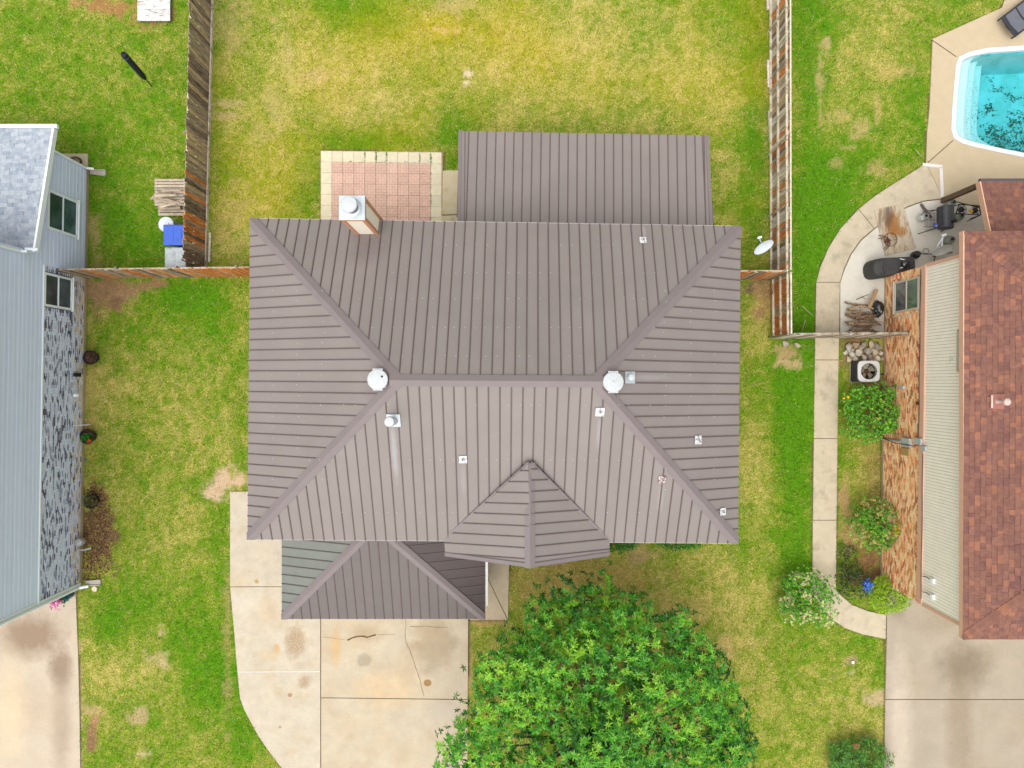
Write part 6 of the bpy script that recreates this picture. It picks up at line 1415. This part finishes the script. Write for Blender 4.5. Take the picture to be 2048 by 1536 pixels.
    b = P(1870, 451, .68); o = MB().lathe([(.09, 0), (.1, .02), (.07, .1), (.02, .12)], b, 14).build('can', M('blue_can', S(70, 90, 160), rough=.4, var=.1, col2=S(220, 220, 225), c2scale=14), smooth='auto'); tag(o, 'small blue and white can on the grill side shelf', 'can')
    a, e = P(1842, 408, .06), P(1863, 436, .3); o = MB().box((a+e)/2, ((e-a).length, .09, .03), M=(e-a).to_track_quat('X', 'Z').to_matrix()).build('board', M('old_grey_board', S(110, 98, 90), var=.3, scale=12)); tag(o, 'narrow dark board leaning behind the white propane tank', 'board')
    # two burner stove
    z = .62; root = thing('two_burner_stove', 'black framed two-burner camp stove by the patio roof', 'stove', P(1925, 430)); cs = [P(x, y, z) for x, y in ((1918, 408.5), (1962.5, 412), (1961, 430), (1912, 427))]
    for i in range(4): MB().tube([cs[i], cs[(i+1) % 4]], .018, 6).build('frame_bar', m_iron, root)
    for p in cs: MB().tube([p, Vector((p.x, p.y, .04))], .016, 6).build('leg', m_iron, root)
    MB().tube([cs[2], P(1934, 443, .55)], .016, 6).build('side_bar', m_iron, root)
    for x, y in ((1924, 418.5), (1951, 420.5)):
        c = P(x, y, z)
        MB().tube([c+Vector((.15*math.cos(t), .15*math.sin(t), 0)) for t in np.arange(0, 6.28, .35)], .012, 5, closed=True).build('burner_ring', m_iron, root)
        MB().lathe([(.1, -.06), (.11, -.02), (.05, 0), (.02, .01)], c, 14).build('burner', m_iron, root, smooth='auto')
        for t in range(6): d = Vector((math.cos(t*1.047), math.sin(t*1.047), 0)); MB().tube([c+d*.05, c+d*.17], .01, 4).build('grate_bar', m_iron, root)
    MB().box(P(1942, 421.5, z+.03), (.12, .13, .03), rz=.6).build('warning_plate', M('yellow_plate', S(238, 180, 40), rough=.5), root)
    # covered smoker
    cov = M('dark_cover_fabric', S(74, 73, 72), rough=.7, var=.14, scale=3, bump=.6, bscale=5); z = .78
    top = [(1752, 519), (1760, 515), (1790, 514.5), (1826, 512.5), (1832, 514), (1833, 538), (1829, 541), (1792, 549), (1762, 554), (1753, 552), (1747, 544), (1746, 528)]
    t3 = [P(x, y, z) for x, y in top]; cc = sum(t3, Vector())/len(t3); n = len(t3); mb = MB(); rg = []
    for k, (f, zz) in enumerate(((1.02, .04), (1.03, .35), (1.0, z-.06), (.96, z), (.8, z+.03), (.4, z+.02))): rg.append(mb.add([Vector((cc.x+(p.x-cc.x)*f+random.uniform(-.012, .012), cc.y+(p.y-cc.y)*f+random.uniform(-.012, .012), zz+random.uniform(-.012, .012))) for p in t3]))
    for A, B in zip(rg, rg[1:]):
        for i in range(n): j = (i+1) % n; mb.face([A+i, A+j, B+j, B+i])
    mb.face([rg[-1]+i for i in range(n)]); o = mb.build('covered_smoker', cov, smooth=True); bm = bmesh.new(); bm.from_mesh(o.data); bmesh.ops.recalc_face_normals(bm, faces=bm.faces); bm.to_mesh(o.data); bm.free()
    tag(o, 'long smoker under a dark fitted cover by the brick corner', 'covered grill'); s_ = o.modifiers.new('sub', 'SUBSURF'); s_.levels = 2; s_.render_levels = 2
    mb = MB(); q = [P(x, y, z+.045) for x, y in ((1757, 522), (1772, 519), (1768, 535), (1772, 550), (1760, 547))]; mb.tube(q, [.03, .035, .04, .035, .02], 7); mb.build('cover_fold', cov, o, smooth=True)
    c = P(1808, 529, z+.05); root = thing('tabletop_kettle', 'small round black kettle grill sitting on the covered smoker', 'grill', c)
    MB().lathe([(.07, 0), (.13, .04), (.155, .11), (.155, .13), (.13, .18), (.07, .21), (.01, .22)], c, 22).build('bowl', M('kettle_enamel', S(40, 42, 46), rough=.2, spec=.6, var=.1), root, smooth='auto'); MB().lathe([(.02, .22), (.03, .25), (.01, .26)], c, 10).build('lid_knob', m_iron, root)
    for s in (-1, 1): MB().tube([c+Vector((s*.1, s*.12, .1)), c+Vector((-.2, s*.17+.02, .1))], .012, 6).build('handle', m_white, root)
    # lounge chair by the pool
    fb = M('charcoal_sling', S(58, 58, 66), rough=.7, var=.12); fb2 = M('grey_sling', S(112, 114, 124), rough=.7, var=.1); o0 = P(2001, 36, .38); o1 = P(2030, 74, .38); wv = (o1-o0); L = Vector((-wv.y, wv.x, 0)).normalized()
    if L.x < 0: L = -L
    W_ = wv.length; wv.normalize(); root = thing('lounge_chair', 'charcoal sling lounge chair on the pool deck at top right', 'lounge chair', (o0.x+L.x*.8, o0.y+L.y*.8, .045))
    hz = lambda s: .40 if s < 1.1 else .40+(s-1.1)*.45
    for k, (s0, s1, mt) in enumerate(((.0, .17, fb), (.18, .62, fb2), (.63, .68, fb), (.69, 1.1, fb2), (1.1, 1.85, fb))):
        p = lambda s, t, dz=0: Vector((o0.x+L.x*s+wv.x*t, o0.y+L.y*s+wv.y*t, hz(s)+dz)); sag = -.05
        q = [p(s0, .05), p(s1, .05), p(s1, W_/2, sag), p(s0, W_/2, sag)]; q2 = [p(s0, W_/2, sag), p(s1, W_/2, sag), p(s1, W_-.05), p(s0, W_-.05)]; mb = MB()
        for g in (q, q2): mb.prism([v-Vector((0, 0, .012)) for v in g], g)
        ob = mb.build('sling_panel', mt, root); bm = bmesh.new(); bm.from_mesh(ob.data); bmesh.ops.recalc_face_normals(bm, faces=bm.faces); bm.to_mesh(ob.data); bm.free()
    for t in (.02, W_-.02): MB().tube([p(0, t), p(1.1, t), p(1.85, t)], .03, 8).build('side_rail', fb, root)
    MB().tube([p(0.02, .0), p(.0, W_)], .03, 8).build('foot_bar', fb, root)
    for s in (.15, 1.2):
        for t in (.02, W_-.02): a = p(s, t); MB().tube([a, Vector((a.x, a.y, .05))], .025, 8).build('leg', fb, root)
patio_things()
def sticks():
    tw = M('dry_twig', S(206, 190, 160), rough=.9, var=.2); 
    for lab, pts in (('pale dry twig on the grass left of the curved sidewalk', ((1604, 612), (1615, 622), (1625, 631))), ('dry twig on the grass near the orange fence end', ((1611, 640), (1606, 655), (1603, 665))), ('dry twig lying beside the pool deck corner', ((1832, 300), (1840, 310), (1848, 318)))):
        tag(MB().tube([P(x, y, .04) for x, y in pts], [.014, .011, .006], 5).build('twig', tw), lab, 'twig')
    for lab, a, b in (('pale board lying along the railed fence near the top', (1536.5, 120), (1538, 175)), ('second pale board lying lower along the railed fence', (1539.5, 222), (1541, 283)), ('white board end at the top edge by the railed fence', (1535.5, -30), (1536, 20))):
        A, B = P(*a, .06), P(*b, .06); d = B-A; tag(MB().box((A+B)/2, (d.length, .1, .05), rz=math.atan2(d.y, d.x)).build('loose_board', WOOD['pale']), lab, 'board')
    A, B = P(414, 465, .08), P(412, 524, .08); d = B-A; tag(MB().box((A+B)/2+Vector((.12, 0, 0)), (d.length, .07, .06), rz=math.atan2(d.y, d.x)).build('loose_board', WOOD['pale']), 'thin pale board lying along the weathered fence near the corner', 'board')
    mb = MB()
    c = base = P(1200, 700)
    # mulch chips in the planting bed: nobody could count them
    Vs = []; Cs = []
    for _ in range(2600):
        px, py = random.uniform(163, 226), random.uniform(975, 1168)
        if not pip(PX_BED, px, py): continue
        p = P(px, py, random.uniform(0, .015)); a = random.uniform(0, 6.28); L = random.uniform(.015, .045); d = Vector((math.cos(a), math.sin(a), random.uniform(-.2, .5)))*L; s = Vector((-d.y, d.x, 0))*random.uniform(.3, .6)
        Vs += [tuple(p-s), tuple(p+d), tuple(p+s), tuple(p-d)]; Cs += [random.choice((S(110, 78, 54), S(140, 100, 66), S(86, 60, 44), S(190, 150, 90)))]*4
    o = np_mesh('mulch', np.array(Vs), np.arange(len(Vs)).reshape(-1, 4), m_petal, None, np.array(Cs), org=P(195, 1070)); tag(o, 'brown bark mulch in the bed along the grey brick wall', 'mulch', kind='stuff')
sticks()
